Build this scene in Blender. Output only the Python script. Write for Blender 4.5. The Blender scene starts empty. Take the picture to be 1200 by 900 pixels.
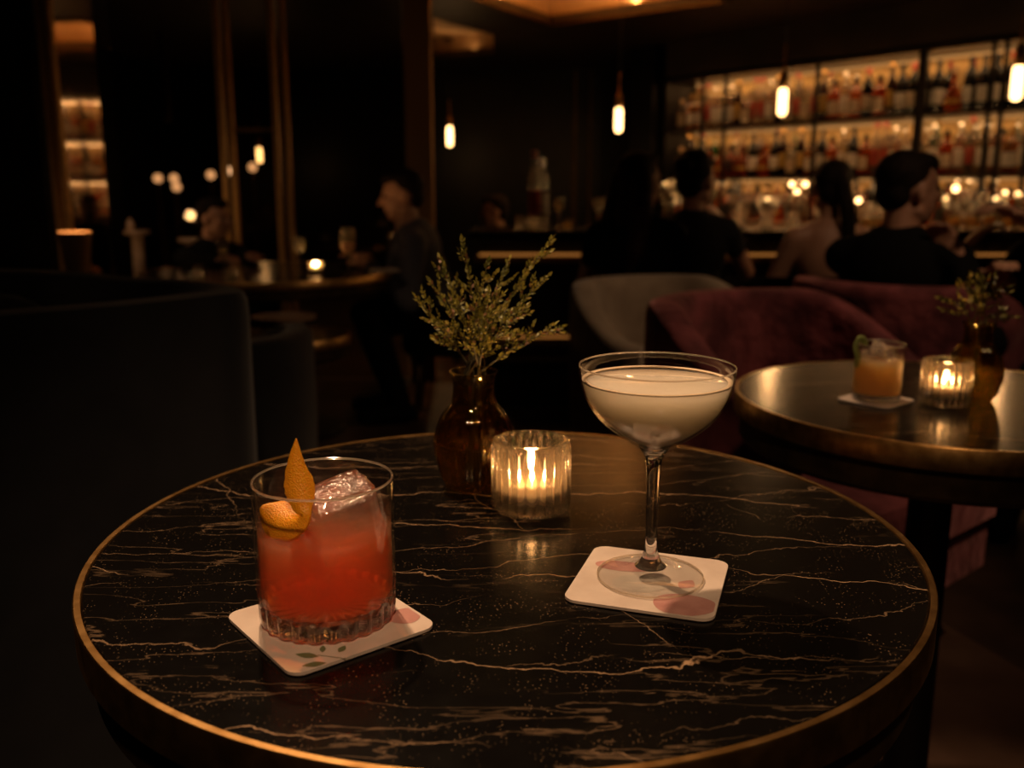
import bpy, bmesh, math, random
from mathutils import Vector, Matrix, Euler
random.seed(7)
R_ = random.Random(11)
PI = math.pi
sc = bpy.context.scene
C = sc.collection

# ------------------------------------------------------------------ camera
F, PITCH, HC = 1080.0, math.radians(12.02), 1.068
cam_d = bpy.data.cameras.new('camera'); cam = bpy.data.objects.new('camera', cam_d); C.objects.link(cam)
cam.location = (0, 0, HC); cam.rotation_euler = (math.radians(90) - PITCH, 0, 0)
cam_d.sensor_width = 36; cam_d.lens = 36 * F / 1200; cam_d.clip_start = .02
cam_d.dof.use_dof = True; cam_d.dof.focus_distance = .72; cam_d.dof.aperture_fstop = 5.0
sc.camera = cam

def at(px, py, Y):
    """world point seen at a pixel of the 1200x900 photo, at distance Y in front"""
    x = (px - 600) / F; v = (450 - py) / F
    t = Y / (math.cos(PITCH) + v * math.sin(PITCH))
    return Vector((x * t, Y, HC + t * (-math.sin(PITCH) + v * math.cos(PITCH))))
def onz(px, py, z):
    x = (px - 600) / F; v = (450 - py) / F
    t = (z - HC) / (-math.sin(PITCH) + v * math.cos(PITCH))
    return Vector((x * t, (math.cos(PITCH) + v * math.sin(PITCH)) * t, z))

# ------------------------------------------------------------------ materials
def mat(name, col=(.5, .5, .5), rough=.5, metal=0., spec=.5, **kw):
    m = bpy.data.materials.new(name); m.use_nodes = True
    b = m.node_tree.nodes['Principled BSDF']
    b.inputs['Base Color'].default_value = (*col, 1); b.inputs['Roughness'].default_value = rough
    b.inputs['Metallic'].default_value = metal; b.inputs['Specular IOR Level'].default_value = spec
    for k, v in kw.items():
        b.inputs[k.replace('_', ' ')].default_value = v
    return m
def N(m, t, **kw):
    n = m.node_tree.nodes.new(t)
    for k, v in kw.items():
        if k in n.inputs: n.inputs[k].default_value = v
        else: setattr(n, k, v)
    return n
def L(m, a, b): m.node_tree.links.new(a, b)
def noise_col(m, c1, c2, scale=20, detail=4, lo=.35, hi=.65, bump=0., bscale=None, bdist=.002):
    b = m.node_tree.nodes['Principled BSDF']
    tc = N(m, 'ShaderNodeTexCoord'); n = N(m, 'ShaderNodeTexNoise', Scale=scale, Detail=detail)
    L(m, tc.outputs['Object'], n.inputs['Vector'])
    r = N(m, 'ShaderNodeValToRGB'); e = r.color_ramp.elements
    e[0].position = lo; e[0].color = (*c1, 1); e[1].position = hi; e[1].color = (*c2, 1)
    L(m, n.outputs['Fac'], r.inputs['Fac']); L(m, r.outputs['Color'], b.inputs['Base Color'])
    if bump:
        n2 = N(m, 'ShaderNodeTexNoise', Scale=bscale or scale * 4, Detail=3)
        L(m, tc.outputs['Object'], n2.inputs['Vector'])
        bp = N(m, 'ShaderNodeBump', Strength=bump, Distance=bdist)
        L(m, n2.outputs['Fac'], bp.inputs['Height']); L(m, bp.outputs['Normal'], b.inputs['Normal'])
    return m
def emis(name, col, s):
    m = bpy.data.materials.new(name); m.use_nodes = True; nt = m.node_tree; nt.nodes.clear()
    e = N(m, 'ShaderNodeEmission', Strength=s); e.inputs['Color'].default_value = (*col, 1)
    o = N(m, 'ShaderNodeOutputMaterial'); L(m, e.outputs[0], o.inputs[0]); return m
def thin_glass(name, tint=(1, 1, 1), ior=1.5, rough=.0, gl=1.0, bumpscale=0, refr=0., rcol=None, diff=None):
    """clear glass wall: Fresnel reflection over straight-through transmission, optionally part true refraction"""
    m = bpy.data.materials.new(name); m.use_nodes = True; m.node_tree.nodes.clear()
    o = N(m, 'ShaderNodeOutputMaterial'); t = N(m, 'ShaderNodeBsdfTransparent'); t.inputs[0].default_value = (*tint, 1)
    g = N(m, 'ShaderNodeBsdfGlossy'); g.inputs['Color'].default_value = (gl, gl, gl, 1); g.inputs['Roughness'].default_value = rough
    fr = N(m, 'ShaderNodeFresnel', IOR=ior); mx = N(m, 'ShaderNodeMixShader')
    ge = N(m, 'ShaderNodeNewGeometry'); rg_ = N(m, 'ShaderNodeMapRange'); rg_.inputs['To Min'].default_value = ior; rg_.inputs['To Max'].default_value = 1 / ior
    L(m, ge.outputs['Backfacing'], rg_.inputs['Value']); L(m, rg_.outputs[0], fr.inputs['IOR'])
    L(m, fr.outputs[0], mx.inputs[0]); L(m, g.outputs[0], mx.inputs[2])
    base = t.outputs[0]
    if refr > 0:
        r = N(m, 'ShaderNodeBsdfGlass', IOR=ior, Roughness=rough); r.inputs['Color'].default_value = (*(rcol or tint), 1)
        m2 = N(m, 'ShaderNodeMixShader'); m2.inputs[0].default_value = refr
        L(m, t.outputs[0], m2.inputs[1]); L(m, r.outputs[0], m2.inputs[2]); base = m2.outputs[0]
    if diff:
        d = N(m, 'ShaderNodeBsdfTranslucent'); d.inputs[0].default_value = (*diff[0], 1)
        m3 = N(m, 'ShaderNodeMixShader'); m3.inputs[0].default_value = diff[1]
        L(m, base, m3.inputs[1]); L(m, d.outputs[0], m3.inputs[2]); base = m3.outputs[0]
    L(m, base, mx.inputs[1]); L(m, mx.outputs[0], o.inputs[0])
    if bumpscale:
        tc = N(m, 'ShaderNodeTexCoord'); n = N(m, 'ShaderNodeTexNoise', Scale=bumpscale, Detail=2)
        L(m, tc.outputs['Object'], n.inputs['Vector']); bp = N(m, 'ShaderNodeBump', Strength=.4, Distance=.002)
        L(m, n.outputs['Fac'], bp.inputs['Height']); L(m, bp.outputs['Normal'], g.inputs['Normal'])
        if refr > 0: L(m, bp.outputs['Normal'], r.inputs['Normal'])
    return m
def liquid(name, tint, scat, sd, absorb, ad, ior=1.33, aniso=.0, surf=None):
    m = thin_glass(name, tint, 1.16, .0)
    o = [n for n in m.node_tree.nodes if n.type == 'OUTPUT_MATERIAL'][0]
    s = N(m, 'ShaderNodeVolumeScatter', Density=sd, Anisotropy=aniso); s.inputs['Color'].default_value = (*scat, 1)
    a = N(m, 'ShaderNodeVolumeAbsorption', Density=ad); a.inputs['Color'].default_value = (*absorb, 1)
    ad_ = N(m, 'ShaderNodeAddShader'); L(m, s.outputs[0], ad_.inputs[0]); L(m, a.outputs[0], ad_.inputs[1])
    L(m, ad_.outputs[0], o.inputs['Volume'])
    return m

def marble():
    m = mat('black_marble', (.006, .005, .004), .16, 0, .16)
    b = m.node_tree.nodes['Principled BSDF']
    tc = N(m, 'ShaderNodeTexCoord')
    def ridge(scale, sx, sy, rot, detail, w, dist, seed):
        mp = N(m, 'ShaderNodeMapping'); mp.inputs['Scale'].default_value = (sx, sy, 1); mp.inputs['Rotation'].default_value = (0, 0, rot)
        mp.inputs['Location'].default_value = (seed, seed * .7, 0)
        L(m, tc.outputs['Object'], mp.inputs['Vector'])
        n = N(m, 'ShaderNodeTexNoise', Scale=scale, Detail=detail, Roughness=.5, Distortion=dist)
        wn = N(m, 'ShaderNodeTexNoise', Scale=22., Detail=4); L(m, tc.outputs['Object'], wn.inputs['Vector'])
        wa = N(m, 'ShaderNodeVectorMath', operation='MULTIPLY_ADD'); wa.inputs[1].default_value = (.02, .02, 0)
        L(m, wn.outputs['Color'], wa.inputs[0]); L(m, mp.outputs[0], wa.inputs[2]); L(m, wa.outputs[0], n.inputs['Vector'])
        s = N(m, 'ShaderNodeMath', operation='SUBTRACT'); s.inputs[1].default_value = .5; L(m, n.outputs['Fac'], s.inputs[0])
        a = N(m, 'ShaderNodeMath', operation='ABSOLUTE'); L(m, s.outputs[0], a.inputs[0])
        r = N(m, 'ShaderNodeMapRange', interpolation_type='SMOOTHSTEP'); r.inputs['From Min'].default_value = 0; r.inputs['From Max'].default_value = w
        r.inputs['To Min'].default_value = 1; r.inputs['To Max'].default_value = 0; L(m, a.outputs[0], r.inputs['Value'])
        return r.outputs[0]
    def strand(rot, spacing, amp, w, seed, nscale=3.2):
        # long wandering cracks, roughly parallel
        mp = N(m, 'ShaderNodeMapping'); mp.inputs['Rotation'].default_value = (0, 0, rot); mp.inputs['Location'].default_value = (seed, seed * .37, 0)
        L(m, tc.outputs['Object'], mp.inputs['Vector'])
        n = N(m, 'ShaderNodeTexNoise', Scale=nscale, Detail=7, Roughness=.56); L(m, mp.outputs[0], n.inputs['Vector'])
        sp_ = N(m, 'ShaderNodeSeparateXYZ'); L(m, mp.outputs[0], sp_.inputs[0])
        a = N(m, 'ShaderNodeMath', operation='MULTIPLY_ADD'); a.inputs[1].default_value = amp; L(m, n.outputs['Fac'], a.inputs[0]); L(m, sp_.outputs['Y'], a.inputs[2])
        d = N(m, 'ShaderNodeMath', operation='DIVIDE'); d.inputs[1].default_value = spacing; L(m, a.outputs[0], d.inputs[0])
        f = N(m, 'ShaderNodeMath', operation='FRACT'); L(m, d.outputs[0], f.inputs[0])
        s = N(m, 'ShaderNodeMath', operation='SUBTRACT'); s.inputs[1].default_value = .5; L(m, f.outputs[0], s.inputs[0])
        ab = N(m, 'ShaderNodeMath', operation='ABSOLUTE'); L(m, s.outputs[0], ab.inputs[0])
        r = N(m, 'ShaderNodeMapRange', interpolation_type='SMOOTHSTEP'); r.inputs['From Min'].default_value = 0; r.inputs['From Max'].default_value = w / spacing
        r.inputs['To Min'].default_value = 1; r.inputs['To Max'].default_value = 0; L(m, ab.outputs[0], r.inputs['Value'])
        return r.outputs[0]
    def mask(scale, lo, hi, seed):
        mp = N(m, 'ShaderNodeMapping'); mp.inputs['Location'].default_value = (seed, 3, 1); L(m, tc.outputs['Object'], mp.inputs['Vector'])
        n = N(m, 'ShaderNodeTexNoise', Scale=scale, Detail=4); L(m, mp.outputs[0], n.inputs['Vector'])
        r = N(m, 'ShaderNodeMapRange'); r.inputs['From Min'].default_value = lo; r.inputs['From Max'].default_value = hi
        L(m, n.outputs['Fac'], r.inputs['Value']); return r.outputs[0]
    def mul(a, b_):
        n = N(m, 'ShaderNodeMath', operation='MULTIPLY'); L(m, a, n.inputs[0])
        if isinstance(b_, float): n.inputs[1].default_value = b_
        else: L(m, b_, n.inputs[1])
        return n.outputs[0]
    def add(a, b_):
        n = N(m, 'ShaderNodeMath', operation='ADD', use_clamp=True); L(m, a, n.inputs[0]); L(m, b_, n.inputs[1]); return n.outputs[0]
    v = mul(strand(.10, .105, .20, .0011, 1.3), mask(5, .44, .56, 2.))
    v = add(v, mul(mul(strand(-.14, .062, .16, .0008, 7.1, 4.5), mask(6, .47, .60, 5.)), .5))
    v = add(v, mul(mul(strand(1.05, .21, .22, .0009, 13., 3.), mask(4, .50, .60, 9.)), .6))
    v = add(v, mul(mul(ridge(13, .35, 1.9, .1, 5, .010, .0, 21.), mask(6, .42, .62, 12.)), .28))
    vo = N(m, 'ShaderNodeTexVoronoi', Scale=330.); L(m, tc.outputs['Object'], vo.inputs['Vector'])
    r = N(m, 'ShaderNodeMapRange'); r.inputs['From Min'].default_value = .10; r.inputs['From Max'].default_value = .2
    r.inputs['To Min'].default_value = 1; r.inputs['To Max'].default_value = 0; L(m, vo.outputs['Distance'], r.inputs['Value'])
    v = add(v, mul(mul(r.outputs[0], mask(30, .44, .6, 31.)), .5))
    cr = N(m, 'ShaderNodeValToRGB'); e = cr.color_ramp.elements
    e[0].color = (.0032, .0028, .0024, 1); e[1].color = (.34, .225, .13, 1)
    L(m, v, cr.inputs[0]); L(m, cr.outputs[0], b.inputs['Base Color'])
    n = N(m, 'ShaderNodeTexNoise', Scale=60, Detail=6); L(m, tc.outputs['Object'], n.inputs['Vector'])
    rr = N(m, 'ShaderNodeMapRange'); rr.inputs['To Min'].default_value = .13; rr.inputs['To Max'].default_value = .24
    L(m, n.outputs['Fac'], rr.inputs['Value']); L(m, rr.outputs[0], b.inputs['Roughness'])
    n3 = N(m, 'ShaderNodeTexNoise', Scale=260, Detail=3); L(m, tc.outputs['Object'], n3.inputs['Vector'])
    bp = N(m, 'ShaderNodeBump', Strength=.05, Distance=.0005); L(m, n3.outputs['Fac'], bp.inputs['Height']); L(m, bp.outputs['Normal'], b.inputs['Normal'])
    return m

M = {}
M['marble'] = marble()
M['brass'] = noise_col(mat('brushed_brass', (.42, .24, .08), .34, 1.), (.33, .18, .055), (.55, .33, .12), 60, 4)
M['bronze_plate'] = mat('bronze_plate', (.28, .16, .07), .55, .5)
M['satin'] = noise_col(mat('satin_brass', (.5, .3, .11), .5, .85), (.45, .26, .09), (.6, .37, .15), 40, 4)
M['brass_dark'] = noise_col(mat('dark_bronze', (.09, .055, .022), .42, .9), (.06, .035, .014), (.12, .075, .03), 30, 4)
M['black'] = mat('black_metal', (.006, .006, .006), .5, 0, .3)
M['iron'] = mat('black_iron', (.012, .010, .009), .5, .5)
M['lacquer'] = noise_col(mat('black_lacquer', (.004, .004, .004), .35, 0, .3), (.003, .003, .003), (.007, .006, .005), 6, 4)
M['wood_dark'] = noise_col(mat('dark_stained_wood', (.012, .007, .004), .4), (.006, .004, .003), (.02, .011, .006), 8, 6)
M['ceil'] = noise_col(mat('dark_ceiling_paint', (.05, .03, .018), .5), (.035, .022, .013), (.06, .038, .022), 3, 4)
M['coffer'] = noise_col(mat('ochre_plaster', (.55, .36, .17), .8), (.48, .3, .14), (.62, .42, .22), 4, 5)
M['floor'] = noise_col(mat('brown_stone_floor', (.05, .028, .016), .45), (.03, .017, .01), (.075, .042, .025), 5, 6, .3, .7, .2, 30)
M['rug'] = noise_col(mat('brown_rug', (.1, .055, .035), .95, 0, .1), (.07, .038, .024), (.13, .075, .05), 5, 6, .3, .7, .6, 300)
M['navy'] = noise_col(mat('charcoal_blue_fabric', (.02, .023, .028), .9, 0, .2, Sheen_Weight=.3), (.010, .011, .013), (.017, .018, .021), 14, 5, .3, .7, .3, 500)
M['grey_velvet'] = noise_col(mat('taupe_velvet', (.13, .11, .09), .85, 0, .2, Sheen_Weight=.5), (.26, .2, .14), (.44, .35, .25), 9, 5, .3, .7, .4, 40)
M['red_velvet'] = noise_col(mat('burgundy_velvet', (.16, .02, .03), .8, 0, .2, Sheen_Weight=.6), (.07, .015, .02), (.27, .07, .08), 9, 6, .38, .66, .8, 14, .02)
M['red_velvet'].node_tree.nodes['Principled BSDF'].inputs['Sheen Tint'].default_value = (1, .45, .45, 1)
M['coaster'] = noise_col(mat('cream_card', (.56, .47, .39), .75, 0, .3), (.50, .42, .35), (.60, .52, .44), 30, 5)
M['print_pink'] = noise_col(mat('dusty_pink_print', (.42, .2, .17), .75, 0, .3), (.36, .17, .15), (.5, .27, .23), 40, 4)
M['print_grey'] = noise_col(mat('pale_grey_print', (.5, .44, .37), .75, 0, .3), (.44, .4, .34), (.56, .5, .42), 40, 4)
M['print_green'] = mat('olive_print', (.13, .14, .06), .75, 0, .3)
M['glass'] = thin_glass('clear_glass', (.975, .975, .97), 1.45)
M['rim'] = thin_glass('polished_glass_rim', (1, .97, .92), 1.6, .05, refr=.6, diff=((1, .9, .75), .35))
M['glass_solid'] = thin_glass('clear_solid_glass', (1, 1, 1), 1.5, 0., refr=.95)
M['glass_rib'] = thin_glass('ribbed_clear_glass', (1, .985, .96), 1.5, 0., refr=.85, diff=((1, .82, .6), .03))
M['amber'] = thin_glass('brown_glass', (.74, .64, .33), 1.5, 0., refr=.5, rcol=(.86, .72, .36))
M['ice'] = thin_glass('clear_ice', (1, 1, 1), 1.36, 0.01, bumpscale=110, refr=.65, diff=((1, .72, .55), .07))
_m = M['ice']; _o = [n for n in _m.node_tree.nodes if n.type == 'OUTPUT_MATERIAL'][0]; _src = _o.inputs[0].links[0].from_socket
_g = N(_m, 'ShaderNodeBsdfGlossy', Roughness=.22); _g.inputs['Color'].default_value = (1, .95, .9, 1); _x = N(_m, 'ShaderNodeMixShader'); _x.inputs[0].default_value = .13
_n = N(_m, 'ShaderNodeTexNoise', Scale=180., Detail=3); _t = N(_m, 'ShaderNodeTexCoord'); _b2 = N(_m, 'ShaderNodeBump', Strength=1., Distance=.004)
L(_m, _t.outputs['Object'], _n.inputs['Vector']); L(_m, _n.outputs['Fac'], _b2.inputs['Height']); L(_m, _b2.outputs['Normal'], _g.inputs['Normal'])
L(_m, _src, _x.inputs[1]); L(_m, _g.outputs[0], _x.inputs[2]); L(_m, _x.outputs[0], _o.inputs[0])
M['negroni'] = liquid('red_drink', (1, 1, 1), (1, 1, 1), 20, (1., .62, .06), 112)
M['sour'] = liquid('pale_yellow_drink', (1, 1, 1), (1, 1, 1), 190, (.995, .76, .10), 26)
M['foam'] = mat('pale_foam', (.75, .6, .4), .6, 0, .4)
M['whisky'] = liquid('golden_drink', (1, 1, 1), (1, 1, 1), 75, (1, .80, .0), 90)
M['wine'] = liquid('white_wine', (1, 1, 1), (1, 1, 1), 40, (1, .5, .1), 20)
M['wax'] = mat('cream_wax', (.8, .62, .4), .5, 0, .5, Subsurface_Weight=.4); M['wax'].node_tree.nodes['Principled BSDF'].inputs['Subsurface Radius'].default_value = (.01, .006, .003)
M['flame'] = emis('candle_flame', (1, .55, .2), 35)
M['bulb'] = emis('warm_lamp_glass', (1, .55, .2), 7)
M['bulb_dim'] = emis('warm_small_lamp', (1, .5, .22), 1.6)
M['led'] = emis('amber_led_strip', (1, .45, .13), .5)
M['led_low'] = emis('amber_led_low', (1, .36, .07), .28)
M['down'] = emis('downlight_lens', (1, .62, .35), 1.1)
M['peel'] = mat('orange_peel', (1., .40, .015), .4, 0, .5, Subsurface_Weight=.5)
pb = M['peel'].node_tree.nodes['Principled BSDF']; pb.inputs['Subsurface Radius'].default_value = (.004, .002, .0005)
_tc = N(M['peel'], 'ShaderNodeTexCoord'); _v = N(M['peel'], 'ShaderNodeTexVoronoi', Scale=900.); L(M['peel'], _tc.outputs['Object'], _v.inputs['Vector'])
_b = N(M['peel'], 'ShaderNodeBump', Strength=.7, Distance=.0006); L(M['peel'], _v.outputs['Distance'], _b.inputs['Height']); L(M['peel'], _b.outputs['Normal'], pb.inputs['Normal'])
M['pith'] = mat('peel_pith', (.85, .5, .16), .6, 0, .3, Subsurface_Weight=.3)
M['leaf'] = noise_col(mat('olive_green_leaf', (.16, .16, .02), .5, 0, .4), (.10, .11, .018), (.30, .26, .04), 60, 3)
M['leaf_tip'] = mat('reddish_leaf', (.2, .1, .04), .5)
M['twig'] = mat('dark_stem', (.05, .045, .02), .6)
M['lime'] = mat('lime_peel', (.42, .5, .14), .5)
M['skin'] = noise_col(mat('skin', (.5, .27, .17), .5, 0, .4), (.46, .24, .15), (.54, .3, .2), 12, 3)
M['hair'] = noise_col(mat('dark_hair', (.012, .007, .005), .75, 0, .15), (.007, .004, .003), (.02, .012, .008), 40, 4)
M['hair_red'] = noise_col(mat('auburn_hair', (.035, .013, .008), .7, 0, .2), (.02, .008, .005), (.05, .02, .011), 40, 4)
M['cloth_black'] = mat('black_cloth', (.006, .006, .006), .9, 0, .1)
M['cloth_grey'] = mat('grey_suit_cloth', (.10, .10, .115), .85, 0, .2)
M['cloth_char'] = mat('charcoal_dress_cloth', (.022, .02, .018), .85, 0, .2)
M['shirt'] = mat('tan_shirt_cloth', (.35, .25, .13), .8, 0, .2)
M['white'] = mat('white_napkin', (.6, .5, .4), .7)
M['marble_pale'] = noise_col(mat('pale_marble', (.42, .29, .2), .35), (.3, .2, .14), (.5, .36, .26), 12, 6)
M['mirror'] = mat('smoked_mirror', (.55, .48, .42), .04, 1.)
M['pane'] = thin_glass('smoked_pane', (.7, .66, .6), 1.5, .02)
M['shelfback'] = noise_col(mat('backlit_panel', (.5, .33, .14), .7), (.42, .27, .11), (.60, .40, .16), 2, 4)
M['eye'] = mat('dark_eye', (.02, .012, .01), .2)

# ------------------------------------------------------------------ mesh helpers
class MB:
    def __init__(s): s.v = []; s.f = []; s.m = []; s.sm = []
    def add(s, vs, fs, mi=0, smooth=True):
        o = len(s.v); s.v += [tuple(p) for p in vs]
        for f in fs: s.f.append([i + o for i in f]); s.m.append(mi); s.sm.append(smooth)
        return s
    def box(s, c, d, rz=0, mi=0, bev=.0, M4=None):
        bm = bmesh.new(); bmesh.ops.create_cube(bm, size=1)
        bmesh.ops.scale(bm, vec=Vector(d), verts=bm.verts)
        if bev: bmesh.ops.bevel(bm, geom=bm.edges[:], offset=bev, segments=2, affect='EDGES')
        mt = M4 if M4 is not None else Matrix.Translation(Vector(c)) @ Matrix.Rotation(rz, 4, 'Z')
        bmesh.ops.transform(bm, matrix=mt, verts=bm.verts)
        bm.verts.ensure_lookup_table()
        s.add([v.co[:] for v in bm.verts], [[v.index for v in f.verts] for f in bm.faces], mi, False); bm.free(); return s
    def lathe(s, prof, seg=32, mi=0, rf=None, c=(0, 0, 0), close=False, mis=None):
        n = len(prof); vs = []
        for (r, z) in prof:
            for k in range(seg):
                a = 2 * PI * k / seg; rr = r * (rf(a, r, z) if rf else 1)
                vs.append((c[0] + rr * math.cos(a), c[1] + rr * math.sin(a), c[2] + z))
        o = len(s.v); s.v += vs
        rng = n if close else n - 1
        for i in range(rng):
            j = (i + 1) % n
            for k in range(seg):
                k2 = (k + 1) % seg
                s.f.append([o + i * seg + k, o + i * seg + k2, o + j * seg + k2, o + j * seg + k]); s.m.append(mis[i] if mis else mi); s.sm.append(True)
        if not close:
            for i, rev in ((0, True), (n - 1, False)):
                if prof[i][0] > 1e-6:
                    idx = [o + i * seg + k for k in range(seg)]
                    s.f.append(idx[::-1] if rev else idx); s.m.append(mis[min(i, n - 2)] if mis else mi); s.sm.append(False)
        return s
    def tube(s, pts, rad, seg=8, mi=0):
        pts = [Vector(p) for p in pts]; n = len(pts)
        if not isinstance(rad, (list, tuple)): rad = [rad] * n
        o = len(s.v); up = None
        for i, p in enumerate(pts):
            t = (pts[min(i + 1, n - 1)] - pts[max(i - 1, 0)]).normalized()
            if up is None:
                up = Vector((0, 0, 1)) if abs(t.z) < .9 else Vector((1, 0, 0))
            a = t.cross(up).normalized(); b = a.cross(t).normalized(); up = b
            for k in range(seg):
                an = 2 * PI * k / seg; q = p + (a * math.cos(an) + b * math.sin(an)) * rad[i]
                s.v.append(tuple(q))
        for i in range(n - 1):
            for k in range(seg):
                k2 = (k + 1) % seg
                s.f.append([o + i * seg + k, o + i * seg + k2, o + (i + 1) * seg + k2, o + (i + 1) * seg + k]); s.m.append(mi); s.sm.append(True)
        s.f.append([o + k for k in range(seg)][::-1]); s.m.append(mi); s.sm.append(False)
        s.f.append([o + (n - 1) * seg + k for k in range(seg)]); s.m.append(mi); s.sm.append(False)
        return s
    def prism(s, poly, z0, z1, mi=0):
        n = len(poly); vs = [(x, y, z0) for x, y in poly] + [(x, y, z1) for x, y in poly]
        fs = [list(range(n))[::-1], list(range(n, 2 * n))] + [[i, (i + 1) % n, n + (i + 1) % n, n + i] for i in range(n)]
        return s.add(vs, fs, mi, False)
    def ball(s, c, r, mi=0, seg=16, ring=10, rot=None):
        rx, ry, rz = (r, r, r) if not isinstance(r, (tuple, list)) else r
        vs = []; fs = []
        for i in range(1, ring):
            th = PI * i / ring
            for k in range(seg):
                a = 2 * PI * k / seg; vs.append(Vector((rx * math.sin(th) * math.cos(a), ry * math.sin(th) * math.sin(a), rz * math.cos(th))))
        top = len(vs); vs.append(Vector((0, 0, rz))); bot = len(vs); vs.append(Vector((0, 0, -rz)))
        for i in range(ring - 2):
            for k in range(seg):
                k2 = (k + 1) % seg; fs.append([i * seg + k, (i + 1) * seg + k, (i + 1) * seg + k2, i * seg + k2])
        for k in range(seg):
            k2 = (k + 1) % seg; fs.append([top, k, k2]); fs.append([bot, (ring - 2) * seg + k2, (ring - 2) * seg + k])
        if rot is not None: vs = [rot @ v for v in vs]
        return s.add([Vector(c) + v for v in vs], fs, mi, True)
    def build(s, name, mats, parent=None, loc=(0, 0, 0), rz=0, fix=True):
        me = bpy.data.meshes.new(name); me.from_pydata(s.v, [], s.f)
        for m in (mats if isinstance(mats, (list, tuple)) else [mats]): me.materials.append(m)
        me.polygons.foreach_set('material_index', s.m); me.polygons.foreach_set('use_smooth', s.sm)
        if fix:
            bm = bmesh.new(); bm.from_mesh(me); bmesh.ops.remove_doubles(bm, verts=bm.verts, dist=1e-6); bmesh.ops.recalc_face_normals(bm, faces=bm.faces)
            for e in bm.edges:
                if len(e.link_faces) == 2 and e.calc_face_angle(0) > math.radians(38): e.smooth = False
            bm.to_mesh(me); bm.free()
        o = bpy.data.objects.new(name, me); C.objects.link(o); o.location = loc; o.rotation_euler.z = rz
        if parent: o.parent = parent
        return o
def tag(o, label=None, cat=None, group=None, kind=None):
    if label: o['label'] = label
    if cat: o['category'] = cat
    if group: o['group'] = group
    if kind: o['kind'] = kind
    return o
def empty(name, loc, rz, label, cat, group=None):
    o = bpy.data.objects.new(name, None); C.objects.link(o); o.location = loc; o.rotation_euler.z = rz; o.empty_display_size = .1
    return tag(o, label, cat, group)
def copy_tree(o, kids, parent=None):
    c = o.copy(); C.objects.link(c)
    if parent: c.parent = parent
    for ch in kids.get(o.name, ()): copy_tree(ch, kids, c)
    return c
def kids_of(root):
    d = {}
    def rec(o):
        ch = [x for x in C.objects if x.parent == o]; d[o.name] = ch
        for x in ch: rec(x)
    rec(root); return d
def struct(mb, name, m): return tag(mb.build(name, m), kind='structure')
def remesh_build(mb, name, m, voxel, smooth=4, parent=None):
    o = mb.build(name, m, None)
    r = o.modifiers.new('r', 'REMESH'); r.mode = 'VOXEL'; r.voxel_size = voxel; r.use_smooth_shade = True
    s = o.modifiers.new('s', 'SMOOTH'); s.iterations = smooth; s.factor = .5
    dg = bpy.context.evaluated_depsgraph_get(); ev = o.evaluated_get(dg)
    me = bpy.data.meshes.new_from_object(ev); o.modifiers.clear(); old = o.data; o.data = me
    me.materials.clear(); me.materials.append(m if not isinstance(m, (list, tuple)) else m[0])
    me.polygons.foreach_set('use_smooth', [True] * len(me.polygons))
    bpy.data.meshes.remove(old)
    if parent: o.parent = parent; o.matrix_parent_inverse = Matrix.Identity(4); o.location = -parent.location
    return o

# ================================================================== SETTING
ZC = 2.31
A = at(850, 153, 8.06); B = at(1170, 128, 6.22)
sd = Vector((B.x - A.x, B.y - A.y)); SL = sd.length; sd.normalize(); sn = Vector((-sd.y, sd.x)); sn = sn if sn.y > 0 else -sn   # sn points behind the shelves
def S(px, py=160):
    d = at(px, py, 1.0); d = Vector((d.x, d.y)); a = Vector((A.x, A.y))
    # a + s*sd = t*d
    det = sd.x * (-d.y) - (-d.x) * sd.y
    return ((-a.x) * (-d.y) - (-d.x) * (-a.y)) / det
def SP(s, off=0): return (A.x + sd.x * s + sn.x * off, A.y + sd.y * s + sn.y * off)
s0, s1 = S(779), 2.95
sang = math.atan2(sd.y, sd.x)

struct(MB().box((.4, 4.4, -.05), (8.4, 12.2, .1)), 'floor', M['floor'])
# ceiling with two lit coffers: slab polygons round the openings
def onc(px, py): p = onz(px, py, ZC); return (p.x, p.y)
cA, cB, cC = onc(645, 28), onc(860, -1), onc(560, -1)
# big coffer polygon (apex, right edge away, left edge away, parallel far corner)
uR = Vector((cB[0] - cA[0], cB[1] - cA[1])).normalized(); uL = Vector((cC[0] - cA[0], cC[1] - cA[1])).normalized()
a_ = Vector(cA); coffer1 = [a_, a_ + uL * 1.5, a_ + uL * 1.5 + uR * 1.5, a_ + uR * 1.5]
c2 = [Vector(onc(*p)) for p in ((508, 21), (578, 41), (578, 63), (508, 69))]
def slab_with_holes(holes, z0, z1, x0, x1, y0, y1):
    bm = bmesh.new(); loops = []
    for poly in [[(x0, y0), (x1, y0), (x1, y1), (x0, y1)]] + [[(p[0], p[1]) for p in h] for h in holes]:
        vs = [bm.verts.new((x, y, z0)) for x, y in poly]
        loops += [bm.edges.new((vs[i], vs[(i + 1) % len(vs)])) for i in range(len(vs))]
    r = bmesh.ops.triangle_fill(bm, edges=loops, use_beauty=True)
    fs = [f for f in bm.faces]
    ex = bmesh.ops.extrude_face_region(bm, geom=fs)
    for v in [g for g in ex['geom'] if isinstance(g, bmesh.types.BMVert)]: v.co.z = z1
    bmesh.ops.recalc_face_normals(bm, faces=bm.faces)
    me = bpy.data.meshes.new('ceiling'); bm.to_mesh(me); bm.free(); me.materials.append(M['ceil'])
    o = bpy.data.objects.new('ceiling', me); C.objects.link(o); return tag(o, kind='structure')
slab_with_holes([coffer1, c2], ZC, ZC + .06, -3.8, 4.6, -1.7, 10.4)
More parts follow.
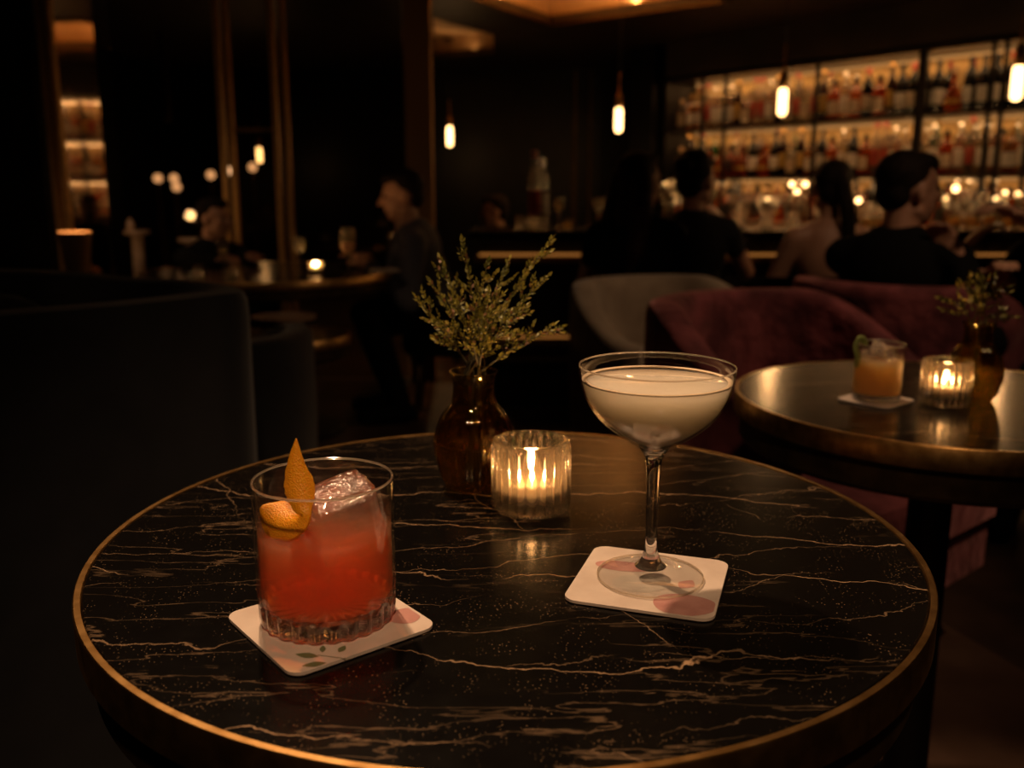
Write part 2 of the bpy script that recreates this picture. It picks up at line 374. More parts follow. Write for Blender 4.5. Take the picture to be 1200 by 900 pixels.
def ring_trim(poly, w, z0, z1, name, m):
    mb = MB(); n = len(poly)
    for i in range(n):
        p, q = Vector(poly[i]), Vector(poly[(i + 1) % n]); c = (p + q) / 2; d = q - p
        mb.box((c.x, c.y, (z0 + z1) / 2), (d.length + w, w, z1 - z0), math.atan2(d.y, d.x))
    return struct(mb, name, m)
cen = sum(coffer1, Vector((0, 0))) / 4
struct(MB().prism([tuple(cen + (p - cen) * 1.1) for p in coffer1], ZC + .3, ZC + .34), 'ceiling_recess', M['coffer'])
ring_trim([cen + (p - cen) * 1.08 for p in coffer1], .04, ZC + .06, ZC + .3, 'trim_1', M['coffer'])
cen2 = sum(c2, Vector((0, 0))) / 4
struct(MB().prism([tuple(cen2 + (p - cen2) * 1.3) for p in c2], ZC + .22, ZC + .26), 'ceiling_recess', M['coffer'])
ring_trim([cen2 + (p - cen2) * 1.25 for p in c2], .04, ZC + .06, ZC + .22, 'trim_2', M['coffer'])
ring_trim([cen + (p - cen) * .985 for p in coffer1], .035, ZC - .02, ZC, 'trim_3', M['brass_dark'])

struct(MB().box((.4, 10.35, 1.3), (8.4, .1, 2.6)), 'wall_back', M['lacquer'])
struct(MB().box((-3.75, 4.4, 1.3), (.1, 12.2, 2.6)), 'wall_left', M['lacquer'])
struct(MB().box((4.55, 4.4, 1.3), (.1, 12.2, 2.6)), 'wall_right', M['lacquer'])
struct(MB().box((.4, -1.65, 1.3), (8.4, .1, 2.6)), 'wall_front', M['lacquer'])
# dark wall carrying the back bar
p = SP((s0 + s1) / 2 - .1, .46)
struct(MB().box((p[0], p[1], 1.155), (s1 - s0 + .5, .1, 2.31), sang), 'wall_bar', M['lacquer'])
q0 = SP(s0 - .12, .2); struct(MB().box((q0[0] - .12, q0[1] + .02, 1.155), (.3, .45, 2.31), sang), 'wall_bar_end', M['lacquer'])
# header over the shelves
mb = MB(); p = SP((s0 + s1) / 2, .2); mb.box((p[0], p[1], (2.03 + ZC) / 2), (s1 - s0, .44, ZC - 2.03), sang)
struct(mb, 'trim_4', M['ceil'])
# near dark wall at far left and brass-framed partition
Yp = 5.15
xl = at(60, 220, Yp).x
struct(MB().box(((-3.7 + xl) / 2, Yp, 1.155), (xl + 3.7, .12, 2.31)), 'wall_side', M['lacquer'])
part = empty('glass_partition', (0, Yp, 0), 0, 'tall brass-framed glass partition standing left of the seated man in grey', 'partition')
for px in (66, 77, 265, 276, 327, 340):
    x = at(px, 220, Yp).x
    MB().box((x, 0, ZC / 2), (.024, .05, ZC)).build('brass_post', M['satin'], part)
for a1, b1 in ((140, 265), (276, 327), (340, 478)):
    xa, xb = at(a1, 220, Yp).x, at(b1, 220, Yp).x
    MB().box(((xa + xb) / 2, 0, ZC / 2), (xb - xa - .03, .012, ZC - .02)).build('glass_pane', M['pane'], part)
x1, x2 = at(478, 220, Yp).x, at(508, 220, Yp).x
struct(MB().box(((x1 + x2) / 2 , Yp, ZC / 2), (x2 - x1, .12, ZC)), 'trim_5', M['bronze_plate'])
xa, xb = at(276, 220, Yp).x, at(327, 220, Yp).x
z = at(300, 152, Yp).z
MB().box(((xa + xb) / 2, 0, z), (xb - xa, .03, .018)).build('crossbar', M['brass'], part)
# narrow mirror return beside the first posts
m1 = Vector((-2.24 * Yp / 4.7, Yp)); md = Vector((.362, .932)); mc = m1 + md * .15
mr = tag(MB().box((0, 0, ZC / 2 - .005), (.32, .02, ZC - .03), 0).build('mirror_panel', M['mirror'], None, (mc.x - .012, mc.y + .02, .003), math.atan2(md.y, md.x)),
    'tall narrow smoked mirror reflecting the lit bar beside the leftmost brass posts', 'mirror')

# rug corner at lower right
g1, g2, g3, g4 = [onz(*p, .0) for p in ((1092, 728), (1330, 870), (1000, 1500), (700, 1100))]
tag(MB().prism([(g.x, g.y) for g in (g1, g2, g3, g4)], .001, .012).build('rug', M['rug']), 'plain brown rug on the floor, lower right beside the marble table', 'rug')

# ================================================================== BACK BAR
zs = [1.16, 1.575]; ztop = 2.01; zcnt = .80
bb = empty('back_bar_shelving', (*SP((s0 + s1) / 2, .2), 0), sang, 'long black-framed bottle shelving glowing amber behind the bar', 'shelving')
LEN = s1 - s0
def sx(px): return S(px) - (s0 + s1) / 2
MB().box((0, .2, (zcnt + ztop) / 2), (LEN, .03, ztop - zcnt)).build('back_panel', M['shelfback'], bb)
for z in zs + [ztop]:
    MB().box((0, 0, z - .012), (LEN, .40, .024), bev=.004).build('shelf', M['wood_dark'], bb)
    MB().box((0, .165, z - .034), (LEN - .06, .03, .016)).build('light_strip', M['led'], bb)
ups = [779, 822, 848, 954, 1075, 1155, 1170, 1203]
for i, px in enumerate(ups):
    w = .06 if px == 1075 else (.05 if px == 779 else .022)
    MB().box((sx(px), -.2, (zcnt + ztop) / 2), (w, .03, ztop - zcnt)).build('upright', M['iron'], bb)
    MB().box((sx(px), .0, (zcnt + ztop) / 2), (.012, .38, ztop - zcnt)).build('divider', M['iron'], bb) if px in (779,) else None
MB().box((LEN / 2, 0, (zcnt + ztop) / 2), (.03, .42, ztop - zcnt)).build('upright', M['iron'], bb)
bc = empty('back_counter', (*SP((s0 + s1) / 2, .15), 0), sang, 'dark wooden counter cabinet running under the lit bottle shelves', 'counter')
MB().box((0, 0, (zcnt - .04) / 2), (LEN, .5, zcnt - .04)).build('cabinet', M['wood_dark'], bc)
MB().box((0, -.02, zcnt - .02), (LEN, .54, .04), bev=.005).build('countertop', M['marble_pale'], bc)

# ---- bottles
def bottle_proto(kind):
    P_ = dict(
        wine=([(.0, 0), (.036, 0), (.038, .01), (.038, .19), (.034, .215), (.016, .245), (.0135, .26), (.0135, .31), (.0, .31)], (.0385, .05, .14), (.0145, .27, .312)),
        whisky=([(.0, 0), (.041, 0), (.043, .008), (.043, .16), (.038, .18), (.016, .20), (.0145, .215), (.0145, .245), (.0, .245)], (.0435, .04, .12), (.017, .225, .262)),
        gin=([(.0, 0), (.034, 0), (.036, .008), (.036, .2), (.03, .222), (.014, .24), (.0135, .25), (.0135, .28), (.0, .28)], (.0365, .05, .15), (.016, .262, .3)),
        flask=([(.0, 0), (.035, 0), (.05, .02), (.056, .06), (.05, .105), (.028, .145), (.015, .17), (.014, .23), (.0, .23)], (.0565, .05, .075), (.02, .22, .26)),
        slim=([(.0, 0), (.028, 0), (.03, .008), (.029, .21), (.02, .24), (.0125, .26), (.012, .31), (.0, .31)], (.0302, .06, .16), (.014, .3, .33)),
        square=([(.0, 0), (.036, 0), (.038, .006), (.038, .15), (.033, .165), (.015, .178), (.014, .2), (.0, .2)], (.0386, .03, .12), (.02, .195, .235)))[kind]
    return P_
def bmat(name, col, tr): 
    return thin_glass(name, col, 1.5, .03, refr=.7, rcol=col, diff=((min(1, col[0] * 1.3), col[1], col[2]), tr * .5))
GL = dict(green=bmat('dark_green_glass', (.05, .09, .03), .12), clear=bmat('clear_bottle_glass', (.86, .85, .8), .12),
          amberb=bmat('amber_spirit', (.75, .34, .07), .3), red=bmat('red_liqueur', (.6, .06, .03), .35),
          brown=bmat('brown_bottle_glass', (.2, .09, .03), .15), black=mat('black_bottle_glass', (.01, .01, .01), .12),
          blue=bmat('pale_blue_glass', (.5, .62, .62), .15), gold=bmat('golden_spirit', (.85, .55, .16), .3),
          tealb=bmat('bright_green_liqueur', (.08, .35, .14), .3))
LB = dict(cream=mat('cream_label', (.62, .5, .36), .7), white=mat('white_label', (.75, .7, .62), .7), redl=mat('red_label', (.4, .05, .03), .7),
          blackl=mat('black_label', (.02, .018, .016), .6), goldl=mat('gold_label', (.55, .35, .1), .4, .6))
CP = dict(black=M['black'], gold=M['brass'], red=mat('red_cap', (.35, .03, .02), .5), cork=mat('cork_cap', (.35, .22, .12), .8), silver=mat('steel_cap', (.6, .58, .55), .25, 1.))
KINDS = [('wine', 'green', 'cream', 'red', 'dark green wine bottle with cream label'),
         ('wine', 'black', 'white', 'black', 'black wine bottle with pale label'),
         ('whisky', 'amberb', 'cream', 'black', 'round-shouldered amber whisky bottle'),
         ('whisky', 'gold', 'white', 'gold', 'golden spirit bottle with white label'),
         ('gin', 'clear', 'white', 'silver', 'clear spirit bottle with white label'),
         ('gin', 'blue', 'blackl', 'silver', 'pale blue bottle with black label'),
         ('flask', 'red', 'goldl', 'gold', 'bulbous red liqueur decanter'),
         ('flask', 'amberb', 'goldl', 'cork', 'bulbous amber decanter with cork'),
         ('slim', 'brown', 'goldl', 'gold', 'slim brown bottle with gold label'),
         ('slim', 'clear', 'redl', 'red', 'slim clear bottle with red cap'),
         ('square', 'amberb', 'blackl', 'black', 'squat amber bottle with black label'),
         ('square', 'clear', 'cream', 'cork', 'squat clear bottle with cork stopper'),
         ('slim', 'tealb', 'cream', 'gold', 'slim bright green liqueur bottle')]
protos = []
def make_bottle(k):
    kind, g, lb, cp, desc = KINDS[k]
    prof, (lr, l0, l1), (cr, c0, c1) = bottle_proto(kind)
    o = empty('bottle', (0, 0, 0), 0, desc, 'bottle')
    rf = (lambda a, r, z: 1 / max(abs(math.cos(a)), abs(math.sin(a))) ** .7 * .88) if kind == 'square' else None
    MB().lathe(prof, 16, rf=rf).build('bottle_glass', GL[g], o)
    mb = MB(); seg = 9; w = 1.15
    vs = []; 
    for z in (l0, l1):
        for k2 in range(seg):
            a = -PI / 2 - w + 2 * w * k2 / (seg - 1); rr = (lr + .0006) * (rf(a, lr, z) if rf else 1) * (1.01 if kind == 'flask' else 1)
            vs.append((rr * math.cos(a), rr * math.sin(a), z))
    mb.add(vs, [[i, i + 1, seg + i + 1, seg + i] for i in range(seg - 1)]); mb.build('label', LB[lb], o)
    MB().lathe([(cr, c0), (cr, c1 - .002), (cr * .9, c1)], 12).build('cap', CP[cp], o)
    return o
bay_px = [(779, 848, 'in leftmost bays'), (848, 954, 'left of middle pendant'), (954, 1075, 'left of thick post'), (1075, 1162, 'right of thick post'), (1162, 1400, 'in rightmost bay')]
LV = [(zcnt, 'on back counter'), (zs[0], 'on lower lit shelf'), (zs[1], 'on upper lit shelf')]
first = {}; kidmap = {}
def put_bottle(k, x, y, z, rz, label, group):
    if k not in first:
        o = make_bottle(k); first[k] = o; kidmap[k] = kids_of(o)
    else:
        o = copy_tree(first[k], kidmap[k])
    o.location = (x, y, z); o.rotation_euler.z = rz; o.scale = (1.1, 1.1, 1.14); o['label'] = label; o['group'] = group; return o
def bay_name(s):
    for a1, b1, nm in bay_px:
        if S(a1) <= s < S(b1): return nm
    return bay_px[-1][2]
rb = random.Random(5)
def weights(li, s):
    nm = bay_name(s)
    if li == 2:
        if 'left of thick' in nm: return [0, 1, 6, 1, 1, 8, 1, 0, 3] if s > S(1010) else [4, 2, 8, 0, 3, 11]
        if 'right of thick' in nm: return [1, 1, 7, 0, 1, 8]
        if 'rightmost' in nm: return [4, 1, 8, 0, 3]
        return [4, 9, 11, 3, 4, 2, 8, 11]
    if li == 1:
        if 'right of thick' in nm or 'rightmost' in nm: return [4, 4, 5, 3, 9, 2]
        return [4, 3, 9, 2, 10, 12, 1, 8, 3, 4, 7, 11]
    return [4, 3, 10, 11, 9, 2, 7, 1, 5]
LB_Y = sang
nb = 0
RAD = dict(wine=.039, whisky=.044, gin=.037, flask=.058, slim=.031, square=.044)
for li, (z, lvn) in enumerate(LV):
    for row in range(2):
        s = s0 + .06 + row * .03
        while True:
            k = rb.choice(weights(li, s)); r_ = RAD[KINDS[k][0]] * 1.1 + .003
            s += r_
            if row and (li == 2 and rb.random() < .3 or li == 0 and rb.random() < .25): s += .05
            if s + r_ > s1 - .03: break
            if rb.random() < .05: s += .04; continue
            x, y = SP(s, .2 - .09 + row * .14 + rb.uniform(-.008, .008))
            lab = KINDS[k][4] + ' ' + lvn + ', ' + bay_name(s)
            put_bottle(k, x, y, z, LB_Y + rb.uniform(-.4, .4), lab, lab)
            nb += 1
            s += r_
print('bottles', nb)

# ================================================================== FRONT BAR
ZB = .87
YB = 4.36
xb0, xb1 = at(548, 270, YB).x, 3.3
bar = empty('bar_counter', ((xb0 + xb1) / 2, YB, 0), 0, 'long dark bar counter with brass ledge behind the seated guests', 'bar')
W = xb1 - xb0
MB().box((0, .28, ZB - .02), (W, .58, .04), bev=.006).build('bar_top', M['marble'], bar)
MB().box((0, .36, (ZB - .04) / 2), (W - .08, .40, ZB - .04)).build('bar_front', M['wood_dark'], bar)
n = int(W / .09); mb = MB()
for i in range(n): mb.box((-W / 2 + .08 + i * (W - .16) / (n - 1), .153, (ZB + .2) / 2), (.03, .016, ZB - .3))
mb.build('flute_panel', M['wood_dark'], bar)
zr = at(600, 305, YB).z
MB().box((0, .10, zr), (W - .06, .09, .03), bev=.004).build('brass_ledge', M['brass'], bar)
MB().box((0, .075, zr + .021), (W - .1, .012, .012)).build('light_strip', M['led_low'], bar)
zf = at(640, 408, YB - .1).z
MB().tube([(-W / 2 + .05, .06, zf), (W / 2 - .05, .06, zf)], .022, 12).build('foot_rail', M['brass'], bar)
MB().box((0, .10, zf - .09), (W, .14, .02), bev=.003).build('foot_ledge', M['wood_dark'], bar)
MB().box((0, .14, (zf - .1) / 2), (W, .06, zf - .1)).build('plinth', M['wood_dark'], bar)
MB().box((0, .135, zf + .01), (W - .1, .012, .022)).build('light_strip', M['led_low'], bar)

# ================================================================== LIGHT FITTINGS
def area(name, loc, sx_, sy_, power, col, rot=(0, 0, 0)):
    l = bpy.data.lights.new(name, 'AREA'); l.shape = 'RECTANGLE'; l.size = sx_; l.size_y = sy_; l.energy = power; l.color = col
    o = bpy.data.objects.new(name, l); C.objects.link(o); o.location = loc; o.rotation_euler = rot; return o
def point(name, loc, power, col, r=.03):
    l = bpy.data.lights.new(name, 'POINT'); l.energy = power; l.color = col; l.shadow_soft_size = r
    o = bpy.data.objects.new(name, l); C.objects.link(o); o.location = loc; return o
def spot(name, loc, tgt, power, col, ang, blend=.6, r=.03):
    l = bpy.data.lights.new(name, 'SPOT'); l.energy = power; l.color = col; l.spot_size = math.radians(ang); l.spot_blend = blend; l.shadow_soft_size = r
    o = bpy.data.objects.new(name, l); C.objects.link(o); o.location = loc
    o.rotation_euler = (Vector(tgt) - Vector(loc)).to_track_quat('-Z', 'Y').to_euler(); return o
AMB = (1, .52, .2); WARM = (1, .60, .34)
for z, pw in ((zs[0], 2.3), (zs[1], 2.3), (ztop, 2.8)):
    x, y = SP((s0 + s1) / 2, .2 + .14)
    area('shelf_strip_light', (x, y, z - .05), LEN - .1, .03, pw, AMB, (math.radians(-14), 0, sang))
    x, y = SP((s0 + s1) / 2, .2 - .16)
    area('shelf_front_light', (x, y, z - .03), LEN - .1, .02, pw * 1.8, AMB, (math.radians(20), 0, sang))  # unseen fill added to brighten the bottle fronts and labels
for (q, n_) in ((cen, coffer1), (cen2, c2)):
    for i in range(4):
        pnt = (Vector(n_[i]) + Vector(n_[(i + 1) % 4])) / 2; d = Vector(n_[(i + 1) % 4]) - Vector(n_[i])
        out = (pnt - q).normalized(); pnt = pnt + out * .03
        area('cove_light', (pnt.x, pnt.y, ZC + .075), d.length * .95, .03, (11 if n_ is coffer1 else .25) , AMB, (PI, 0, -math.atan2(d.y, d.x)))
def pendant(px, py, Y, hpx, label, pw):
    c = at(px, py, Y); h = hpx / F * Y; r = .024
    o = empty('pendant_lamp', (c.x, c.y, c.z), 0, label, 'pendant lamp', None)
    MB().lathe([(.0, -h / 2), (r * .7, -h / 2 + .006), (r, -h / 2 + .02), (r, h / 2 - .02), (r * .8, h / 2)], 20).build('glowing_tube', M['bulb'], o)
    MB().lathe([(.02, h / 2), (.024, h / 2 + .01), (.024, h / 2 + .07), (.006, h / 2 + .1), (.006, h / 2 + .22), (0, h / 2 + .225)], 16).build('brass_socket', M['brass'], o)
    top = ZC - c.z
    MB().tube([(0, 0, h / 2 + .2), (0, 0, top - .01)], .003, 6).build('cord', M['black'], o)
    MB().lathe([(.04, top - .02), (.04, top), (0, top)], 16).build('ceiling_cap', M['brass_dark'], o)
    point('pendant_light', (c.x, c.y - .05, c.z - h * .5 - .03), pw, AMB, .03)
pendant(725, 141, 6.35, 27, 'glowing tube pendant hanging above the woman with long auburn hair', 3)
pendant(917, 120, 5.1, 30, 'glowing tube pendant hanging in front of the middle bottle shelves', 3)
pendant(1192, 98, 4.25, 38, 'largest glowing tube pendant, at the right edge of the photo', 4)
pendant(527, 160, 8.3, 22, 'small glowing tube pendant just right of the brown column', 2)
pendant(304, 182, 8.8, 17, 'faint tube pendant seen through the narrow partition pane', .6)  # a pendant's reflection, modelled as its own glowing lamp
for i, (px, py) in enumerate(((820, 47), (908, 36), (1011, 19), (1131, 2))):
    x, y = onc(px, py)
    o = empty('ceiling_downlight', (x, y, ZC), 0, ['faint downlight in the ceiling, leftmost of the row over the bar', 'bright downlight in the ceiling above the middle pendant',
        'downlight in the ceiling above the bay left of the thick post', 'rightmost downlight of the row, at the top edge of the photo'][i], 'downlight', 'downlights in the ceiling over the bar')
    MB().lathe([(.02, -.012), (.045, -.012), (.045, -.001), (.02, -.001)], 20, close=True).build('bezel', M['brass_dark'], o)
    MB().lathe([(.022, -.014), (.022, -.004), (0, -.004)], 16).build('lens', M['down'] if i else M['bulb_dim'], o)
    if i: spot('bar_downlight', (x, y, ZC - .03), (x - .2, y - .5, 0), 9, WARM, 80)
# lamp reflections in the glass, modelled as glowing globes beyond it
for i, (px, py, Y) in enumerate(((185, 209, 8.9), (204, 209, 8.9), (207, 219, 8.7), (247, 205, 8.9), (266, 200, 8.9), (296, 196, 8.9))):
    c = at(px, py, Y)
    names = ['dimmest globe lamp, far left of the row seen through the wide pane', 'upper one of two touching globe lamps seen through the wide pane', 'lower one of two touching globe lamps seen through the wide pane',
             'globe lamp second from the brass posts in the wide pane', 'globe lamp closest to the brass posts in the wide pane', 'globe lamp in the narrow pane under the faint pendant']
    o = empty('table_lamp', (c.x, c.y, 0), 0, names[i] , 'lamp', 'small globe lamps beyond the partition')
    MB().ball((0, 0, c.z), .042, 0, 14, 10).build('globe', M['bulb_dim'], o)
    MB().lathe([(.05, .0), (.05, .02), (.008, .03), (.008, c.z - .03)], 12).build('lamp_stand', M['brass_dark'], o)
c = at(199, 170, 8.0)
tag(MB().box((c.x, c.y, ZC - .35), (.05, .05, .7)).build('hanging_brass_bar', M['brass'], None), 'vertical brass bar hanging from the ceiling seen through the wide pane', 'brass bar')
# tall pale fluted wall strips
for i, (px, w) in enumerate(((682, .07), (702, .05), (787, .05))):
    c = at(px, 160, 9.2)
    struct(MB().box((c.x, 10.27, 1.155), (w * .5, .06, 2.3)), 'trim_%d' % (6 + i), M['brass_dark'])
c = at(692, 120, 9.2); spot('wall_wash_light', (c.x, 9.9, 2.2), (c.x, 10.25, .5), 1.2, WARM, 70)  # spot added only to light the wall strips
# key ceiling spots over the tables, plus unseen fill spots added for brightness
spot('ceiling_spot_light', (-.42, 1.45, 2.26), (-.02, .72, .76), 118, WARM, 40, .5, .03)
spot('ceiling_spot_light', (.1, -.5, 2.28), (-.02, .8, .76), 66, WARM, 40, .7, .05)
spot('ceiling_spot_light', (.35, 1.9, 2.26), (.62, 1.35, .76), 45, WARM, 30, .6, .035)
spot('ceiling_spot_light', (1.75, 1.75, 2.28), (.6, 2.5, .6), 34, WARM, 60, .8, .05)
spot('ceiling_spot_light', (-1.1, 2.3, 2.28), (-.9, 4.2, .7), 9, WARM, 50, .8, .1)  # unseen fill for the far table and the man in grey
spot('ceiling_spot_light', (1.6, 2.4, 2.28), (1.35, 4.0, .95), 24, WARM, 34, .8, .1)  # unseen fill added to lift the bare-backed woman
spot('ceiling_spot_light', (-2.1, 4.0, 2.28), (-1.95, 4.95, .8), 16, WARM, 50, .8, .1)  # unseen fill added to brighten the pedestal stands
spot('ceiling_spot_light', (1.5, .8, 2.28), (1.1, 1.0, 0), 9, WARM, 60, .8, .1)  # unseen fill added to brighten the rug corner
spot('ceiling_spot_light', (-.4, .9, 2.28), (-1.0, 1.7, .8), 2.5, WARM, 60, .8, .05)

# ================================================================== TABLES
def round_table(c, R, ztop, label, leg_r=.035, base_r=.21, seg=160):
    o = empty('round_table', (c[0], c[1], 0), 0, label, 'table')
    MB().lathe([(0, ztop - .022), (R - .0065, ztop - .022), (R - .0065, ztop - .0012), (R - .0075, ztop), (0, ztop)], seg).build('marble_top', M['marble'], o)
    MB().lathe([(R - .006, ztop - .03), (R, ztop - .03), (R, ztop - .0005), (R - .001, ztop + .0008), (R - .0055, ztop + .0008), (R - .006, ztop)], seg, close=True).build('brass_rim', M['brass'], o)
    MB().lathe([(0, ztop - .075), (R - .016, ztop - .075), (R - .010, ztop - .068), (R - .010, ztop - .0225), (0, ztop - .0225)], seg).build('apron', M['brass_dark'], o)
    MB().lathe([(leg_r * 1.8, .022), (leg_r, .05), (leg_r * .9, ztop - .15), (leg_r * 2, ztop - .076), (0, ztop - .076)], 32).build('pedestal', M['iron'], o)
    MB().lathe([(0, 0), (base_r, 0), (base_r, .012), (base_r * .9, .02), (0, .023)], 48).build('base', M['iron'], o)
    return o
ZT = .76
T1 = (-.005, .7956)
round_table(T1, .36, ZT, 'large round black marble table with brass rim in the foreground')
T2 = (.645, 1.352)
round_table(T2, .302, ZT, 'round black marble table on the right beside the burgundy chair')
T3 = (-1.06, 4.02)
round_table(T3, .54, .715, 'dark round table with brass edge where the man in grey sits', .05, .3, 80)
sp = at(342, 392, 3.0)
st = round_table((sp.x + .005, 3.0), .185, sp.z, 'small round side table carrying a footed dish behind the dark armchair', .03, .13, 64)
d0 = at(333, 372, 3.0)
fd = empty('footed_dish', (d0.x, 3.0, sp.z + .0012), 0, 'shallow marble footed dish on the small side table', 'dish')
hh = d0.z - sp.z
MB().lathe([(0, hh - .02), (.05, hh - .018), (.10, hh - .004), (.104, hh + .004), (.1, hh + .003), (.05, hh - .01), (0, hh - .012)], 40).build('bowl', M['marble_pale'], fd)
MB().lathe([(.05, 0), (.05, .006), (.012, .012), (.01, hh - .018), (0, hh - .018)], 24).build('stem', M['brass'], fd)

# ---- coasters
def coaster(c, side, rot, label, prints, name='coaster', z=ZT + .0009):
    h = side / 2; r = .011; poly = []
    for cx, cy, a0 in ((h - r, h - r, 0), (-h + r, h - r, 90), (-h + r, -h + r, 180), (h - r, -h + r, 270)):
        for k in range(7): a = math.radians(a0 + 15 * k); poly.append((cx + r * math.cos(a), cy + r * math.sin(a)))
    mb = MB().prism(poly, 0, .0022)
    for mi, pl in prints:
        mb.add([(x, y, .0024) for x, y in pl], [list(range(len(pl)))], mi, False)
    o = mb.build(name, [M['coaster'], M['print_pink'], M['print_grey'], M['print_green']], None, (c[0], c[1], z), rot, fix=False)
    return tag(o, label, 'coaster')
def ell(cx, cy, a, b, rot=0, n=28, wob=0., clip=None):
    out = []
    for k in range(n):
        t = 2 * PI * k / n; q = 1 + wob * math.sin(3 * t + 1)
        x = a * math.cos(t) * q; y = b * math.sin(t) * q
        X, Y = cx + x * math.cos(rot) - y * math.sin(rot), cy + x * math.sin(rot) + y * math.cos(rot)
        if clip: X = max(-clip, min(clip, X)); Y = max(-clip, min(clip, Y))
        out.append((X, Y))
    return out
def leafp(cx, cy, l, w, rot):
    pts = [(0, 0), (.25, .7), (.5, 1), (.78, .6), (1, 0), (.78, -.6), (.5, -1), (.25, -.7)]
    return [(cx + l * a * math.cos(rot) - w * b * math.sin(rot), cy + l * a * math.sin(rot) + w * b * math.cos(rot)) for a, b in pts]
def loc2(c, rot, wx, wy):
    dx, dy = wx - c[0], wy - c[1]; return (dx * math.cos(-rot) - dy * math.sin(-rot), dx * math.sin(-rot) + dy * math.cos(-rot))
c1, r1 = (-.1315, .6155), math.radians(38.7)
def w1(px, py): p = onz(px, py, ZT + .003); return loc2(c1, r1, p.x, p.y)
pr = []
for (px, py, l, w, an) in ((374, 770, .017, .0036, 168), (383, 777, .016, .0035, 195), (397, 765, .010, .0028, 75), (378, 765, .010, .0022, 100)):
    q = w1(px, py); pr.append((3, leafp(q[0], q[1], l, w, math.radians(an) - r1)))
qa, qb = w1(410, 773), w1(372, 768)
dv = Vector(qb) - Vector(qa); nn = Vector((-dv.y, dv.x)).normalized() * .0004
pr.append((3, [tuple(Vector(qa) - nn), tuple(Vector(qb) - nn), tuple(Vector(qb) + nn), tuple(Vector(qa) + nn)]))
q = w1(474, 722); pr.append((1, ell(q[0], q[1], .013, .012, .3, wob=.05, clip=.054)))
coaster(c1, .1125, r1, 'cream coaster with olive leaf print under the red drink', pr)
c2_, r2 = (.1095, .6855), math.radians(-18.5)
def w2(px, py): p = onz(px, py, ZT + .003); return loc2(c2_, r2, p.x, p.y)
pr = []
q = w2(802, 709); pr.append((1, ell(q[0], q[1], .024, .0185, .15, wob=.04, clip=.055)))
q = w2(733, 664); pr.append((1, ell(q[0], q[1], .026, .010, .1, wob=.05, clip=.055)))
q = w2(752, 684); pr.append((2, ell(q[0], q[1], .024, .016, .3, wob=.06)))
q = w2(797, 690); pr.append((1, leafp(q[0], q[1], .02, .007, 1.2)))
coaster(c2_, .1135, r2, 'cream coaster with dusty pink print under the coupe glass', pr)
cc = onz(1026, 470, ZT)
coaster((cc.x, cc.y), .083, math.radians(40), 'small cream coaster under the golden drink on the right table', [])

# ================================================================== ROCKS GLASS WITH RED DRINK
def rocks_glass(loc, Rr, Hh, base, label, liq, level, seg=144, flutes=24, solid=True, name='rocks_glass'):
    o = empty(name, loc, 0, label, 'glass')
    wt = .0021 * Rr / .05
    def cut(a, r, z):
        if z < base + .016 and r > Rr * .7:
            t = max(0, 1 - z / (base + .016)); return 1 - .055 * (1 - abs(math.cos(a * flutes / 2))) * min(1, t * 2.5)
        return 1
    out = [(Rr * .86, 0), (Rr * .955, .0015), (Rr * .985, .005), (Rr * .99, base * .6), (Rr * .995, base), (Rr, base + .012), (Rr, base + .02)]
    out += [(Rr, base + .02 + (Hh - base - .022) * k / 5) for k in range(1, 6)]
    rim = [(Rr - .0003, Hh - .0008), (Rr - wt * .5, Hh), (Rr - wt + .0003, Hh - .0008), (Rr - wt, Hh - .003)]
    inn = [(Rr - wt, base + .012), (Rr - wt - .001, base + .004), (Rr - wt - .005, base), (0, base)]
    MB().lathe(out[4:] + rim + [(Rr - wt, Hh * .5), (Rr - wt, base + .012), (Rr - wt - .0005, base + .003)], seg, rf=cut, close=True).build('glass_wall', M['glass'], o)
    MB().lathe([(0, .0002)] + out[:5] + [(Rr - wt - .0008, base + .002), (Rr * .85, base - .0015), (0, base - .0015)], seg, rf=cut).build('glass_base', M['glass_solid'], o)
    MB().lathe([(Rr - wt * .5 + .0009 * math.cos(q * PI / 4), Hh - .0002 + .0009 * math.sin(q * PI / 4)) for q in range(8)], 96, close=True).build('rim', M['rim'], o)
    g = .0004
    lq = MB().lathe([(0, base - .0008), (Rr * .84, base - .0008), (Rr - wt - .002, base + .003), (Rr - wt - g, base + .008), (Rr - wt - g, level), (0, level)], 96).build('drink', liq, o)
    return o
RG = (-.1335, .622, ZT + .0034)
rocks_glass(RG, .0495, .1045, .0145, 'short cut-glass tumbler of red drink on the left coaster', M['negroni'], .0685)
# cut facets: raised vertical ribs round the heel, part of the look of the base
def icecube(loc, size, rot, label, seed):
    bm = bmesh.new(); bmesh.ops.create_cube(bm, size=1); bmesh.ops.subdivide_edges(bm, edges=bm.edges[:], cuts=9, use_grid_fill=True)
    rr = random.Random(seed); off = Vector((rr.random() * 9, rr.random() * 9, rr.random() * 9))
    from mathutils import noise
    for v in bm.verts:
        p = v.co.copy(); q = p.normalized() * .62
        p = p.lerp(q, .22)
        p += Vector([noise.noise(p * 3 + off + Vector((i * 7, 0, 0))) for i in range(3)]) * .07
        v.co = Vector((p.x * size[0], p.y * size[1], p.z * size[2]))
    me = bpy.data.meshes.new('ice_cube'); bm.to_mesh(me); bm.free(); me.materials.append(M['ice'])
    me.polygons.foreach_set('use_smooth', [True] * len(me.polygons))
    o = bpy.data.objects.new('ice_cube', me); C.objects.link(o); o.location = loc; o.rotation_euler = rot
    return tag(o, label, 'ice')
icecube((RG[0] + .012, RG[1] + .005, RG[2] + .073), (.048, .045, .046), (.16, -.2, .5), 'large clear ice cube floating in the red drink', 3)
